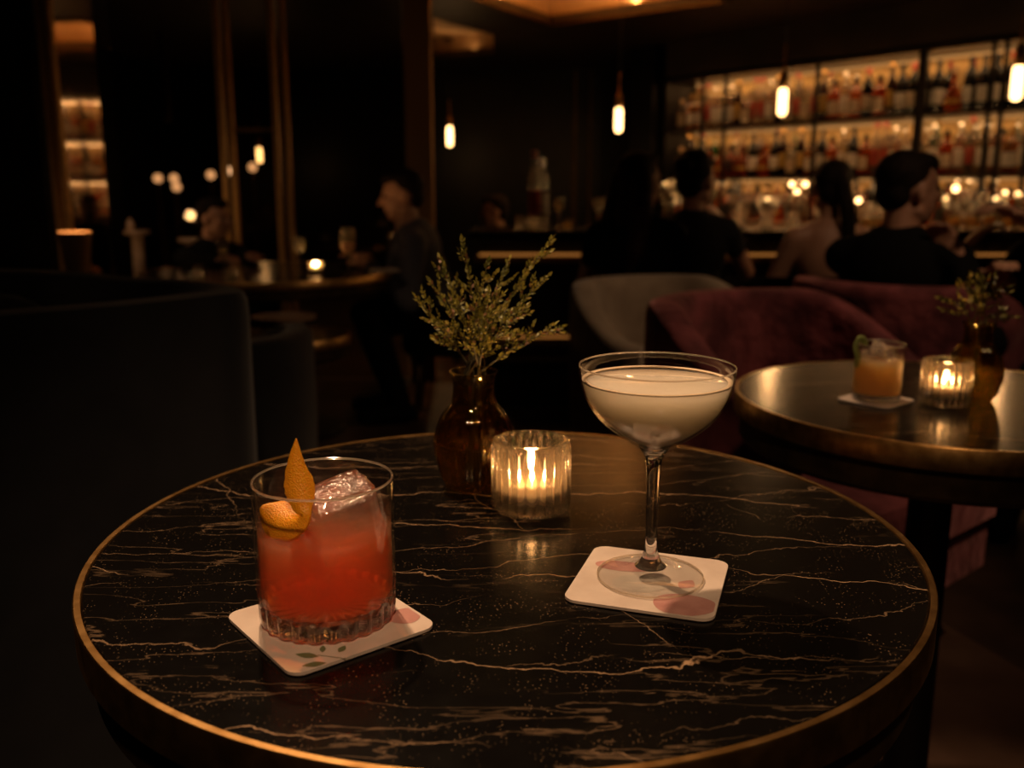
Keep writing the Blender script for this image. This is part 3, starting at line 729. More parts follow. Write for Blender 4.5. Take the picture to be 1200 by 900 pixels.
icecube((RG[0] - .026, RG[1] + .004, RG[2] + .068), (.022, .026, .022), (.3, .5, .2), 'smaller ice piece at the left of the red drink', 8)
# orange peel: pointed upright blade curling into the glass
def strip(name, centers, widths, normals, thick, mats, label, cat, jag=0):
    n = len(centers); mb = MB(); m = 9; rr = random.Random(4); vs = []
    T = []
    for i in range(n):
        t = (Vector(centers[min(i + 1, n - 1)]) - Vector(centers[max(i - 1, 0)])).normalized(); nrm = Vector(normals[i]); nrm = (nrm - t * nrm.dot(t)).normalized(); T.append((t, nrm, t.cross(nrm).normalized()))
    for side in (0, 1):
        for i in range(n):
            t, nr, sdv = T[i]
            for j in range(m):
                u = (j / (m - 1) - .5); wj = widths[i] * (1 + (jag * (rr.random() - .5) if j in (0, m - 1) else 0))
                cup = .22 * widths[i] * (4 * u * u)
                vs.append(Vector(centers[i]) + sdv * (u * wj) + nr * ((-cup) + (thick * .5 if side == 0 else -thick * .5)))
    fs0 = [[i * m + j, i * m + j + 1, (i + 1) * m + j + 1, (i + 1) * m + j] for i in range(n - 1) for j in range(m - 1)]
    o1 = n * m
    fs1 = [[o1 + a for a in f[::-1]] for f in fs0]
    bd = [j for j in range(m)] + [i * m + m - 1 for i in range(1, n)] + [(n - 1) * m + j for j in range(m - 2, -1, -1)] + [i * m for i in range(n - 2, 0, -1)]
    fs2 = [[bd[k], bd[(k + 1) % len(bd)], o1 + bd[(k + 1) % len(bd)], o1 + bd[k]] for k in range(len(bd))]
    mb.add(vs, fs0, 0); mb.add([], []); 
    for f in fs1: mb.f.append(f); mb.m.append(1); mb.sm.append(True)
    for f in fs2: mb.f.append(f); mb.m.append(0); mb.sm.append(True)
    return tag(mb.build(name, mats), label, cat)
tipp = at(347, 514, .606); p1 = at(346, 545, .604); p2 = at(350, 572, .602); p3 = at(354, 592, .600); p4 = at(350, 606, .598); p5 = at(338, 616, .600); p6 = at(322, 614, .606); p7 = at(312, 600, .612)
p4 = at(357, 604, .598); p5 = at(348, 611, .600); p6 = at(334, 611, .604); p7 = at(319, 603, .610); p8 = at(306, 594, .612)
key = [tipp, p1, p2, p3, p4, p5, p6, p7, p8]; wd = [.0005, .0125, .0205, .015, .008, .017, .025, .024, .004]
nm = [(0, -1, .1), (0, -1, .1), (.1, -1, .15), (.1, -1, .3), (.1, -1, .5), (0, -1, .8), (-.1, -1, .8), (-.2, -1, .7), (-.4, -.9, .6)]
def catmull(P_, k, n_):
    out = []
    for i in range(len(P_) - 1):
        a, b, c_, d = [P_[max(0, min(len(P_) - 1, i + j))] for j in (-1, 0, 1, 2)]
        for q in range(n_):
            t = q / n_
            f = lambda w, x, y, z: .5 * ((2 * x) + (-w + y) * t + (2 * w - 5 * x + 4 * y - z) * t * t + (-w + 3 * x - 3 * y + z) * t ** 3)
            out.append(tuple(f(a[m_], b[m_], c_[m_], d[m_]) for m_ in range(k)))
    out.append(tuple(P_[-1])); return out
kc = catmull([tuple(v) for v in key], 3, 6); kw = [max(.0004, w[0]) for w in catmull([(w,) for w in wd], 1, 6)]; kn = catmull(nm, 3, 6)
strip('orange_peel', kc, kw, kn, .0018, [M['peel'], M['pith']], 'pointed orange peel twist standing in the red drink', 'garnish', .10)

# ================================================================== COUPE
CG = (.1105, .6900, ZT + .0034)
o = empty('coupe_glass', CG, 0, 'tall stemmed coupe glass of pale cloudy drink on the right coaster', 'glass')
wt = .0011
# outer silhouette (r, z)
bo = [(.0125, .1085), (.020, .1125), (.0290, .1180), (.0400, .1265), (.0490, .1370), (.0545, .1470), (.0575, .1560), (.0590, .1640), (.0595, .1715)]
bi = [(r - wt if r > .03 else r - wt * 1.2, z + (wt if r < .045 else .0003)) for r, z in bo]
def smooth(prof, n=5): return catmull(prof, 2, n)
MB().lathe(smooth(bo) + [(.0592, .1722), (.0587, .1722)] + smooth(bi)[::-1][1:], 128, close=True).build('bowl', M['glass'], o)
MB().lathe([(0, .1105), (.0105, .1100), (.0125, .1085)] + smooth([(.0118, .1070), (.0085, .1025), (.0065, .0970), (.0056, .0880), (.0050, .0650), (.0046, .0350), (.0050, .0260), (.0062, .0200), (.0085, .0140), (.0125, .0095)]) + [(.0, .0093)], 64).build('stem', M['glass_solid'], o)
MB().lathe([(0, .0002), (.0405, .0002), (.0418, .0008), (.0422, .0016), (.0415, .0023), (.030, .0034), (.020, .0058), (.0125, .0092), (.0, .0092)], 128).build('foot', M['glass'], o)
lv = .1600
MB().lathe([(.0590 + .0007 * math.cos(q * PI / 4), .1720 + .0007 * math.sin(q * PI / 4)) for q in range(8)], 128, close=True).build('rim', M['rim'], o)
MB().lathe([(.0419 + .0007 * math.cos(q * PI / 4), .0013 + .0009 * math.sin(q * PI / 4)) for q in range(8)], 128, close=True).build('foot_rim', M['rim'], o)
li = [(0, bi[0][1] + .0006)] + [(r - .0003, z + .0003) for r, z in smooth(bi) if z < lv] 
MB().lathe(li + [(.0566, lv), (0, lv)], 96).build('drink', M['sour'], o)
MB().lathe([(.0545, lv + .0001), (.0570, lv + .0001), (.0571, lv + .0012), (.0555, lv + .0016), (.0535, lv + .0009)], 96, close=True).build('foam_ring', M['foam'], o)

# ================================================================== VOTIVES
def votive(loc, label, Rr=.0375, Hh=.0700, clab='', ribs=24, pw=1.2):
    o = empty('votive_holder', loc, 0, label, 'candle holder')
    def rib(a, r, z):
        if r > Rr * .88 and .006 < z < Hh - .005: return 1 + .075 * abs(math.cos(a * ribs / 2)) - .04 - .02 * (1 - abs(math.cos(a * ribs / 2))) ** 3
        return 1
    ri = Rr * .80; b = .011
    pr_ = [(0, .0003), (Rr * .9, .0003), (Rr * .97, .0015), (Rr, .004), (Rr, .0062), (Rr, .012)] + [(Rr, .012 + (Hh - .018) * k / 4) for k in range(1, 5)] + [(Rr, Hh - .004), (Rr * .99, Hh - .001), (Rr * .95, Hh), (Rr * .86, Hh), (ri, Hh - .003), (ri, Hh * .5), (ri, b + .004), (ri * .92, b), (0, b)]
    MB().lathe(pr_, 192, rf=rib).build('ribbed_glass', M['glass_rib'], o)
    t = empty('tealight_candle', (loc[0], loc[1], loc[2] + b + .0004), 0, clab, 'candle')
    MB().lathe([(0, 0), (.0205, 0), (.021, .001), (.021, .015), (.0195, .0155), (.019, .0135), (0, .0128)], 40).build('wax', M['wax'], t)
    MB().tube([(0, 0, .0125), (.0004, 0, .0165)], .0006, 6).build('wick', M['black'], t)
    MB().lathe([(0, .0135), (.0014, .0142), (.0021, .0160), (.0017, .0185), (.0008, .0205), (0, .022)], 16).build('flame', M['flame'], t)
    l = point('candle_light', (loc[0], loc[1], loc[2] + b + .026), pw, (1, .48, .16), .006)
    return o
vp = (.0185, .8585, ZT + .001)
votive(vp, 'ribbed glass votive holder glowing beside the brown vase', clab='lit tealight inside the ribbed votive on the front table', pw=.6)
v2 = onz(1106, 474, ZT); votive((v2.x, v2.y, ZT + .001), 'ribbed glass votive holder on the right table beside the golden drink', .034, .066, 'lit tealight inside the votive on the right table', pw=.35)

# ================================================================== VASES AND SPRIGS
def vase(loc, label, k=1.):
    o = empty('bud_vase', loc, 0, label, 'vase')
    out = smooth([(.026, 0), (.031, .003), (.037, .018), (.0415, .038), (.0405, .058), (.034, .076), (.0255, .087), (.0225, .096), (.0215, .110), (.0235, .119), (.0255, .123)], 4)
    out = [(r * k, z * k) for r, z in out]
    inn = [(max(.001, r - .002), z + .0015 if i < 6 else z) for i, (r, z) in enumerate(out)][::-1]
    MB().lathe([(0, 0)] + out + inn + [(0, inn[-1][1])], 120, rf=lambda a, r, z: 1 + (.022 * math.cos(a * 14) if .004 < z < .088 * k and r > .02 else 0)).build('brown_glass', M['amber'], o)
    return o
VZ = (-.0395, .930, ZT + .0008)
vase(VZ, 'brown ribbed glass bud vase holding green sprigs beside the votive')
def sprig(base, neck, tip, label, group, seed, leafl=.0076, dens=.0042, big=1.):
    rr = random.Random(seed); base, neck, tip = Vector(base), Vector(neck), Vector(tip)
    ctrl = neck.lerp(tip, .5) + Vector((rr.uniform(-.006, .006), rr.uniform(-.008, .008), .010 + rr.uniform(-.004, .006)))
    pts = [base, neck]
    for k in range(1, 13):
        t = k / 12; pts.append(neck * (1 - t) ** 2 + ctrl * 2 * t * (1 - t) + tip * t * t)
    o = empty('sprig', tuple(base), 0, label, 'sprig', group)
    rel = [p - base for p in pts]
    st = MB().tube(rel, [.0011 * big] * 2 + [.0011 * big * (1 - .75 * k / 12) for k in range(1, 13)], 6)
    lf = MB()
    def leaf(p, d, l, mi):
        d = d.normalized(); up = Vector((rr.uniform(-1, 1), rr.uniform(-1, 1), rr.uniform(-1, 1))); s = d.cross(up).normalized() * l * .27; nrm = d.cross(s).normalized() * l * .1
        a = p; b = p + d * l * .45 + s + nrm; c_ = p + d * l; e = p + d * l * .45 - s + nrm; g = p + d * l * .5 - nrm * .8
        lf.add([a, b, c_, e, g], [[0, 1, 4], [1, 2, 4], [2, 3, 4], [3, 0, 4]], mi, True)
    def run(a, b, c_, ln, start=0.):
        nst = max(3, int(ln / dens))
        for i in range(nst):
            t = start + (1 - start) * (i + .5) / nst
            p = a * (1 - t) ** 2 + b * 2 * t * (1 - t) + c_ * t * t; tg = ((b - a) * (1 - t) + (c_ - b) * t).normalized()
            an = rr.random() * 6.28; q1 = tg.orthogonal().normalized(); q2 = tg.cross(q1)
            for s_ in (0, PI):
                side = q1 * math.cos(an + s_) + q2 * math.sin(an + s_)
                leaf(p, side * .8 + tg * 1.0, leafl * rr.uniform(.7, 1.15) * (1 - .25 * t), 1 if rr.random() < .1 else 0)
        leaf(c_, tg, leafl, 0)
    n0, c0, t0 = neck - base, ctrl - base, tip - base
    run(n0, c0, t0, (t0 - n0).length, .22)
    for i in range(5):
        t = .3 + .13 * i + rr.uniform(-.03, .03)
        p = n0 * (1 - t) ** 2 + c0 * 2 * t * (1 - t) + t0 * t * t; tg = (t0 - n0).normalized()
        sd_ = tg.orthogonal().normalized(); sd_.rotate(Matrix.Rotation(rr.random() * 6.28, 3, tg))
        ln = (.030 - .016 * t) * rr.uniform(.7, 1.2) * big; e = p + (sd_ * .75 + tg).normalized() * ln; mdl = p + sd_ * ln * .35 + tg * ln * .3
        st.tube([p, mdl, e], [.0006, .0005, .0003], 5); run(p, mdl, e, ln, .15)
    st.build('stem', M['twig'], o); tag(lf.build('leaves', [M['leaf'], M['leaf_tip']], o, fix=False), kind='stuff')
    return o
tips = [((542, 282), 0, 'tallest upright green sprig at the left of the front vase'), ((516, 303), .02, 'green sprig rising left, second from the left of the tall ones'),
        ((504, 330), -.01, 'green sprig leaning left with a dense leafy end'), ((487, 348), 0, 'green sprig whose tip reaches farthest left in the front vase'),
        ((509, 373), -.02, 'short low green sprig at the left of the front vase'), ((572, 307), -.01, 'reddish-budded sprig standing upright over the vase neck'),
        ((596, 305), .015, 'upright green sprig just right of the vase neck'), ((647, 280), .02, 'long sprig whose tip reaches highest on the right'),
        ((641, 324), -.01, 'leafy sprig leaning right below the highest right tip'), ((616, 362), -.02, 'short green sprig bending right over the votive'),
        ((659, 383), .01, 'low sprig whose tip reaches farthest right'), ((584, 345), -.03, 'short inner sprig in front of the upright sprigs'), ((528, 352), -.03, 'short inner sprig at the left of the cluster'),
        ((560, 335), .03, 'inner sprig at the back of the cluster')]
for i, ((px, py), dy, lab) in enumerate(tips):
    t = at(px, py, VZ[1] + dy * 1.6); a = 2 * PI * i / len(tips)
    nk = Vector((VZ[0] + .013 * math.cos(a) + (t.x - VZ[0]) * .06, VZ[1] + .013 * math.sin(a), VZ[2] + .12))
    sprig((VZ[0] - .012 * math.cos(a), VZ[1] - .012 * math.sin(a), VZ[2] + .012), nk, t, lab, 'sprigs in the front vase', 40 + i)
v3 = onz(1143, 470, ZT); V3 = (v3.x, v3.y + .012, ZT + .0008)
vase(V3, 'brown glass bud vase holding a few sprigs on the right table', .93)
for i, (px, py, lab) in enumerate(((1127, 330, 'left upright sprig in the right table vase'), (1148, 322, 'middle upright sprig in the right table vase'), (1172, 336, 'right upright sprig in the right table vase'),
                              (1113, 352, 'sprig leaning far left in the right table vase'), (1180, 362, 'sprig leaning far right in the right table vase'), (1139, 352, 'short central sprig in the right table vase'))):
    t = at(px, py, V3[1] + .01 * (i - 2)); a = i * 1.05
    sprig((V3[0] - .01 * math.cos(a), V3[1] - .01 * math.sin(a), V3[2] + .012), (V3[0] + .012 * math.cos(a), V3[1] + .012 * math.sin(a), V3[2] + .112), t, lab, 'sprigs in the right table vase', 90 + i, .011, .008, 1.2)

# golden drink on the right table
rocks_glass((cc.x, cc.y, ZT + .0034), .0355, .083, .009, 'short tumbler of golden drink on the right table', M['whisky'], .060, 64, 16)
for i, (dx, dy, dz) in enumerate(((-.012, .006, .062), (.012, -.004, .066), (.001, .014, .07))):
    icecube((cc.x + dx, cc.y + dy, ZT + .0034 + dz), (.022, .02, .02), (i, .4 * i, i * .7), ['left', 'right', 'rear'][i] + ' ice cube of three in the golden drink', 20 + i)
g0 = at(1004, 408, cc.y - .002); ks = [g0 + Vector((.004, 0, -.028)), g0 + Vector((.003, 0, -.012)), g0 + Vector((-.0005, 0, .0)), g0 + Vector((.004, 0, .014)), g0 + Vector((.010, 0, .013)), g0 + Vector((.013, 0, .004))]
strip('lime_twist', catmull([tuple(k) for k in ks], 3, 4), [.008] * 21, [(.2, -1, .2)] * 21, .002, [M['lime'], M['lime']], 'pale green citrus twist standing in the golden drink', 'garnish')

# ================================================================== CHAIRS
def tub_chair(c, r, face, zseat, zback, zarm, m, label, th=.085, span=125, legs=True, zbot=.2, seat_m=None):
    """barrel chair; face = heading (deg) the sitter looks to"""
    o = empty('tub_chair', (c[0], c[1], 0), math.radians(face), label, 'chair')
    n = 48; m_ = 14; vs = []; 
    for i in range(n + 1):
        a = math.radians(180 - span + 2 * span * i / n); u = abs(2 * i / n - 1)
        t = max(0, (u - .42) / .58); zt = zback + (zarm - zback) * (t * t * (3 - 2 * t))
        endr = 1.0
        for j in range(m_):
            # closed cross-section: rounded-top wall
            b = 2 * PI * j / m_
            cr, cz = math.cos(b), math.sin(b)
            hw = th / 2 * (1 + .12 * (cz < 0)); R0 = r - th / 2
            rr_ = R0 + hw * (abs(cr) ** .5) * (1 if cr > 0 else -1) * endr
            if cz >= 0: zz = zt - th * .45 + cz ** .8 * th * .45
            else: zz = zbot + (1 + cz) * (zt - th * .45 - zbot) 
            if cz < -.98: rr_ = R0
            vs.append((rr_ * math.cos(a), rr_ * math.sin(a), zz))
    fs = [[i * m_ + j, i * m_ + (j + 1) % m_, (i + 1) * m_ + (j + 1) % m_, (i + 1) * m_ + j] for i in range(n) for j in range(m_)]
    fs += [list(range(m_))[::-1], [n * m_ + j for j in range(m_)]]
    MB().add(vs, fs).build('backrest', m, o)
    ri = r - th - .004
    def dpoly(rad, fx): 
        pts = []
        for k in range(33):
            a = math.radians(100 + 160 * k / 32); pts.append((rad * math.cos(a), rad * math.sin(a)))
        for k in range(7):
            a = math.radians(-90 + 30 * k); 
            pts.append((fx - .07 + .07 * math.cos(a), (-(rad - .10) if k < 3 else (rad - .10) if k > 3 else 0) + .09 * math.sin(a)))
        return pts
    pts = dpoly(ri, r * .98); pin = [(x * .95, y * .95) for x, y in pts]; k = len(pts)
    zs_ = [(zseat - .13, pin), (zseat - .115, pts), (zseat - .035, pts), (zseat - .008, [(x * .975, y * .975) for x, y in pts]), (zseat, [(x * .9, y * .9) for x, y in pts])]
    vs = [(x, y, z) for z, pl in zs_ for x, y in pl]
    fs = [[i * k + j, i * k + (j + 1) % k, (i + 1) * k + (j + 1) % k, (i + 1) * k + j] for i in range(len(zs_) - 1) for j in range(k)]
    fs += [list(range(k))[::-1], [(len(zs_) - 1) * k + j for j in range(k)]]
    MB().add(vs, fs).build('seat', seat_m or m, o)
    MB().prism([(x * .97, y * .97) for x, y in pts], zbot, zseat - .132).build('seat_base', m, o)
    for a in (45, 135, 225, 315):
        x, y = r * .68 * math.cos(math.radians(a)), r * .68 * math.sin(math.radians(a))
        MB().tube([(x * 1.08, y * 1.08, 0), (x, y, zbot + .01)], [.012, .018], 10).build('leg', M['iron'], o)
    return o
tub_chair((.705, 2.17), .385, -52, .44, .80, .60, M['red_velvet'], 'burgundy velvet tub chair drawn up to the right table')
tub_chair((.535, 3.0), .345, -62, .44, .765, .60, M['grey_velvet'], 'taupe grey velvet tub chair behind the burgundy chair')
tub_chair((1.275, 2.96), .36, 48, .40, .79, .62, M['red_velvet'], 'dark burgundy tub chair in which the man in black sits')
tub_chair((-.875, 2.42), .34, 150, .40, .70, .60, M['navy'], 'low dark slate armchair behind the corner of the sofa')

# corner sofa at left: a bent padded back, seat inside, a cushion
so = empty('corner_sofa', (-.5, 1.55, 0), 0, 'large dark slate sofa with high back at the left', 'sofa')
def wallpath(pts, th, z0, z1, name, m, o, base):
    # pts: plan polyline, smoothed; rounded-top padded wall
    cp = catmull([tuple(p) for p in pts], 2, 6); n = len(cp); m_ = 12; vs = []
    for i in range(n):
        t = Vector(cp[min(i + 1, n - 1)]) - Vector(cp[max(i - 1, 0)]); t.normalize(); nr = Vector((-t.y, t.x))
        for j in range(m_):
            b = 2 * PI * j / m_; cr, cz = math.cos(b), math.sin(b)
            off = th / 2 * (abs(cr) ** .45) * (1 if cr > 0 else -1)
            zz = z1 - .05 + max(0, cz) ** .7 * .05 if cz >= 0 else z0 + (1 + cz) * (z1 - .05 - z0)
            vs.append((cp[i][0] + nr.x * off - base[0], cp[i][1] + nr.y * off - base[1], zz))
    fs = [[i * m_ + j, i * m_ + (j + 1) % m_, (i + 1) * m_ + (j + 1) % m_, (i + 1) * m_ + j] for i in range(n - 1) for j in range(m_)] + [list(range(m_))[::-1], [(n - 1) * m_ + j for j in range(m_)]]
    return MB().add(vs, fs).build(name, m, o)
ZS = .90
e1 = onz(262, 341, ZS); e2 = onz(130, 353, ZS); e3 = onz(0, 363, ZS); f1 = onz(228, 332, ZS); f2 = onz(143, 326, ZS); f3 = onz(60, 318, ZS); f4 = onz(-40, 313, ZS)
e4 = e3 + (e3 - e2) * 1.6
wallpath([(e4.x, e4.y), (e3.x, e3.y), (e2.x, e2.y), (e1.x - .035, e1.y - .01), (e1.x - .012, e1.y + .05), (f1.x - .02, f1.y + .05), (f2.x, f2.y + .03), (f3.x, f3.y + .02), (f4.x, f4.y), (f4.x * 1.3, f4.y * 1.12)], .075, .08, ZS, 'backrest', M['navy'], so, (-.5, 1.55))
seat_poly = [(e4.x + .02, e4.y + .1), (e3.x - .02, e3.y + .07), (e2.x - .03, e2.y + .07), (e1.x - .14, e1.y + .02), (f2.x - .01, f2.y - .06), (f3.x, f3.y - .08), (f4.x, f4.y - .1), (f4.x * 1.25, f4.y), (-2.1, 1.2)]
MB().prism([(x + .5, y - 1.55) for x, y in seat_poly], .09, .44).build('seat', M['navy'], so)
cu = at(30, 352, 1.62)
tag(MB().ball((0, 0, 0), (.16, .07, .11), 0, 24, 14).build('cushion', M['navy'], None, (cu.x - .06, 1.66, ZS - .13), -.5), 'rounded dark cushion inside the corner sofa', 'cushion')

# low bench back between the chairs and the bar
bz = at(850, 328, 3.5)
lb = empty('bench', ((at(862, 325, 3.5).x + at(1045, 325, 3.5).x) / 2, 3.52, 0), 0, 'low black bench between the velvet chairs and the bar guests', 'bench')
wb = at(1045, 325, 3.5).x - at(862, 325, 3.5).x
MB().box((0, -.16, .5), (wb, .06, .5), bev=.02).build('backrest', M['cloth_black'], lb)
MB().box((0, .02, .37), (wb, .30, .1), bev=.03).build('seat', M['cloth_black'], lb)
for x in (-wb / 2 + .06, wb / 2 - .06):
    for y in (-.10, .12): MB().tube([(x, y, 0), (x, y, .33)], .016, 8).build('leg', M['iron'], lb)

# pale pedestal tables seen at the left through the screen
for i, (px, py, w, lab) in enumerate(((160, 270, .13, 'pale marble pedestal stand left of the seated pair, with a bulb vase'), (224, 279, .13, 'lower pale marble pedestal stand beside the one carrying a bulb vase'))):
    c = at(px, py, 4.95); o = empty('pedestal_stand', (c.x, 4.95, 0), 0, lab, 'stand', 'pale pedestal stands')
    MB().lathe([(0, c.z - .02), (w * .5, c.z - .02), (w * .53, c.z - .01), (w * .5, c.z), (0, c.z)], 32).build('stand_top', M['marble_pale'], o)
    MB().lathe([(.1, 0), (.1, .02), (.034, .05), (.032, c.z - .03), (.05, c.z - .021)], 24).build('column', M['marble_pale'], o)
    if i == 0: zb_ = c.z; xb_ = c.x
tag(MB().lathe([(.012, 0), (.02, .006), (.024, .03), (.012, .05), (.01, .062), (0, .062)], 16).build('bulb_vase', M['marble_pale'], None, (xb_ - .03, 4.95, zb_ + .0005)), 'tiny pale bulb vase on the pedestal stand', 'vase')
c = at(104, 270, 4.5)
point('shade_lamp_light', (c.x, 4.35, c.z + .03), 1.6, AMB, .03)
sh = empty('shaded_lamp', (c.x, 4.35, 0), 0, 'floor-standing lamp with tapered tan shade beside the brass posts', 'lamp')
MB().lathe([(.05, c.z - .19), (.075, c.z), (.073, c.z), (.048, c.z - .19)], 24, close=True).build('lamp_shade', mat('tan_shade', (.5, .3, .16), .8), sh)
MB().lathe([(.1, 0), (.1, .015), (.01, .03), (.01, c.z - .05), (0, c.z - .05)], 20).build('lamp_stand', M['brass_dark'], sh)

# ================================================================== GLASSWARE FAR AWAY
def stem_glass(loc, h, r, liq, label, group=None, tall=False):
    o = empty('wine_glass', loc, 0, label, 'glass', group)
    hb = h * (.62 if tall else .48); z0 = h - hb
    prof = [(r * .9, 0), (r * .9, .002), (.004, .006), (.0035, z0 - .005), (.008, z0), (r * .75, z0 + hb * .2), (r, z0 + hb * .5), (r * .8, h), (r * .8 - .001, h), (r - .0012, z0 + hb * .5), (r * .75 - .001, z0 + hb * .22), (.002, z0 + .004)]
    MB().lathe(prof, 24).build('glass', M['glass_rib'], o)
    if liq: MB().lathe([(0, z0 + .006), (r * .7, z0 + hb * .22), (r * .93, z0 + hb * .48), (0, z0 + hb * .48)], 20).build('wine', liq, o)
    return o
def tumbler(loc, h, r, liq, label, group=None):
    o = empty('tumbler', loc, 0, label, 'glass', group)
    MB().lathe([(r * .9, 0), (r, .004), (r, h), (r - .0015, h), (r - .0015, .01), (0, .01)], 24).build('glass', M['glass_rib'], o)
    if liq: MB().lathe([(0, .011), (r - .002, .011), (r - .002, h * .6), (0, h * .6)], 20).build('drink', liq, o)
    return o
ZG = .715 + .0012
p = onz(355, 318, ZG); stem_glass((p.x, 3.92, ZG), .15, .030, None, 'empty wine glass beside the votive on the far round table')
p = at(409, 318, 3.86); stem_glass((p.x, 3.86, ZG), .19, .034, M['wine'], 'taller wine glass of pale wine before the man in grey', tall=True)
p = at(371, 310, 3.9); votive((p.x, 3.88, ZG), 'small glowing votive holder on the far round table', .028, .05, 'lit tealight in the votive on the far round table', pw=2.2)
p = at(258, 310, 3.9); stem_glass((p.x, 3.95, ZG), .13, .026, None, 'wine glass at the left side of the far round table')
for i, (px, w) in enumerate(((232, .02), (272, .018))):
    p = at(px, 312, 3.8); tumbler((p.x, 3.8, ZG), .045, w, None, ['small tumbler farthest left on the far round table', 'small tumbler beside the resting hand on the far table'][i])
p = at(459, 318, 3.85); fo = tag(MB().box((0, 0, .008), (.11, .08, .012), bev=.003).build('folded_napkin', M['white'], None, (p.x - .04, 3.93, ZG), .5), 'pale folded napkin beside the grey sleeve on the far table', 'napkin')
# bar top things
ZBt = ZB + .0005
def bx_(px, Y): return at(px, 262, Y).x
stem_glass((bx_(655, 4.6), 4.6, ZBt), .15, .024, M['wine'], 'glowing stemmed glass on the bar left of the long-haired woman')
tumbler((bx_(610, 4.62), 4.62, ZBt), .06, .026, None, 'lone empty tumbler on the left part of the bar')
tumbler((bx_(665, 4.55), 4.52, ZBt), .05, .02, M['whisky'], 'tiny tumbler of amber drink beside the glowing stemmed glass')
put_bottle(4, bx_(634, 4.7), 4.72, ZBt, 0, 'clear spirit bottle standing on the left part of the bar', 'bottles on the bar')
put_bottle(9, bx_(626, 4.7), 4.66, ZBt, 0, 'slim clear red-capped bottle on the left part of the bar', 'bottles on the bar')
stem_glass((bx_(701, 4.55), 4.55, ZBt), .15, .028, None, 'empty stemmed glass touching the long-haired woman on the bar')
stem_glass((bx_(712, 4.62), 4.66, ZBt), .15, .028, M['wine'], 'amber-filled stemmed glass touching the long-haired woman on the bar')
rg = random.Random(9)
gl_l = 'glass in the cluster on the bar between the two dark-haired women'
for i in range(9):
    px = 858 + i * 10 + rg.uniform(-3, 3); Y = 4.5 + rg.random() * .35
    if i % 3 == 1: tumbler((bx_(px, Y), Y, ZBt), .09, .03, None, 'tumbler ' + gl_l[6:], 'tumblers on the bar between two women')
    else: stem_glass((bx_(px, Y), Y, ZBt), .17, .03, None, 'stemmed ' + gl_l, 'stemmed glasses on the bar between two women')
gl2 = 'glass in the cluster on the bar right of the bare-backed woman'
for i in range(4):
    px = 1016 + i * 8; Y = 4.5 + rg.random() * .35
    tumbler((bx_(px, Y), Y, ZBt), .08, .03, M['whisky'], 'amber-filled tumbler in the cluster right of the bare-backed woman', 'tumblers right of the bare-backed woman')
for i in range(9):
    px = 1106 + i * 11; Y = 4.5 + rg.random() * .35
    if i % 2: tumbler((bx_(px, Y), Y, ZBt), .09, .032, M['whisky'], 'amber-filled tumbler on the bar right of the man in black', 'tumblers right of the man in black')
    else: stem_glass((bx_(px, Y), Y, ZBt), .17, .032, None, 'stemmed glass on the bar right of the man in black', 'stemmed glasses right of the man in black')
for i in range(5):
    px = 778 + (i % 5) * 6; Y = 4.55 + .06 * i
    stem_glass((bx_(px, Y), Y, ZBt), .22 + .02 * (i % 2), .034, None, 'tall stemmed glass on the bar between the long-haired woman and the bun woman', 'tall glasses between the first two women')

def bar_glint(px, py, Y, label, group, r=.011):  # added glowing balls on sticks that imitate bokeh glints, no candles
    c = at(px, py, Y); base = ZBt if Y < 5.2 else zcnt + .0005
    o = empty('small_votive', (c.x, c.y, base), 0, label, 'candle', group)
    h_ = max(.03, c.z - base)
    MB().ball((0, 0, h_), r, 0, 12, 8).build('flame', M['bulb'], o)  # glowing ball stands in for a glint, no flame burns here
    MB().lathe([(.02, 0), (.022, .002), (.008, .008), (.007, h_ - r), (0, h_ - r)], 12).build('candle_stick', M['brass_dark'], o)
for i, (px, py) in enumerate(((928, 216), (944, 216), (934, 225))): bar_glint(px, py, 4.8, ['left', 'right', 'lower'][i] + ' of three bright candle flames left of the ponytailed woman', 'bright candle flames left of the ponytailed woman', .014)
bar_glint(1006, 235, 4.8, 'bright candle just right of the ponytailed woman', None, .015)
bar_glint(900, 234, 4.85, 'candle on the bar left of the three bright flames', None, .012)
for i, (px, py) in enumerate(((1120, 221), (1107, 233), (1168, 233), (1178, 226), (1193, 228))): bar_glint(px, py, 4.85, ['brightest candle flame just right of the face of the man in black', 'lower candle beside the chin of the man in black', 'candle on the bar left of the raised forearm', 'second candle on the bar left of the raised forearm', 'candle nearest the right edge of the photo'][i], 'candles at the right end of the bar', (.018, .012, .012, .012, .014)[i])
for i, (px, py) in enumerate(((780, 216), (796, 220), (790, 232))): bar_glint(px, py, 4.8, ['left', 'right', 'lower'][i] + ' candle glinting between the first two women', 'candles between the first two women', .013)

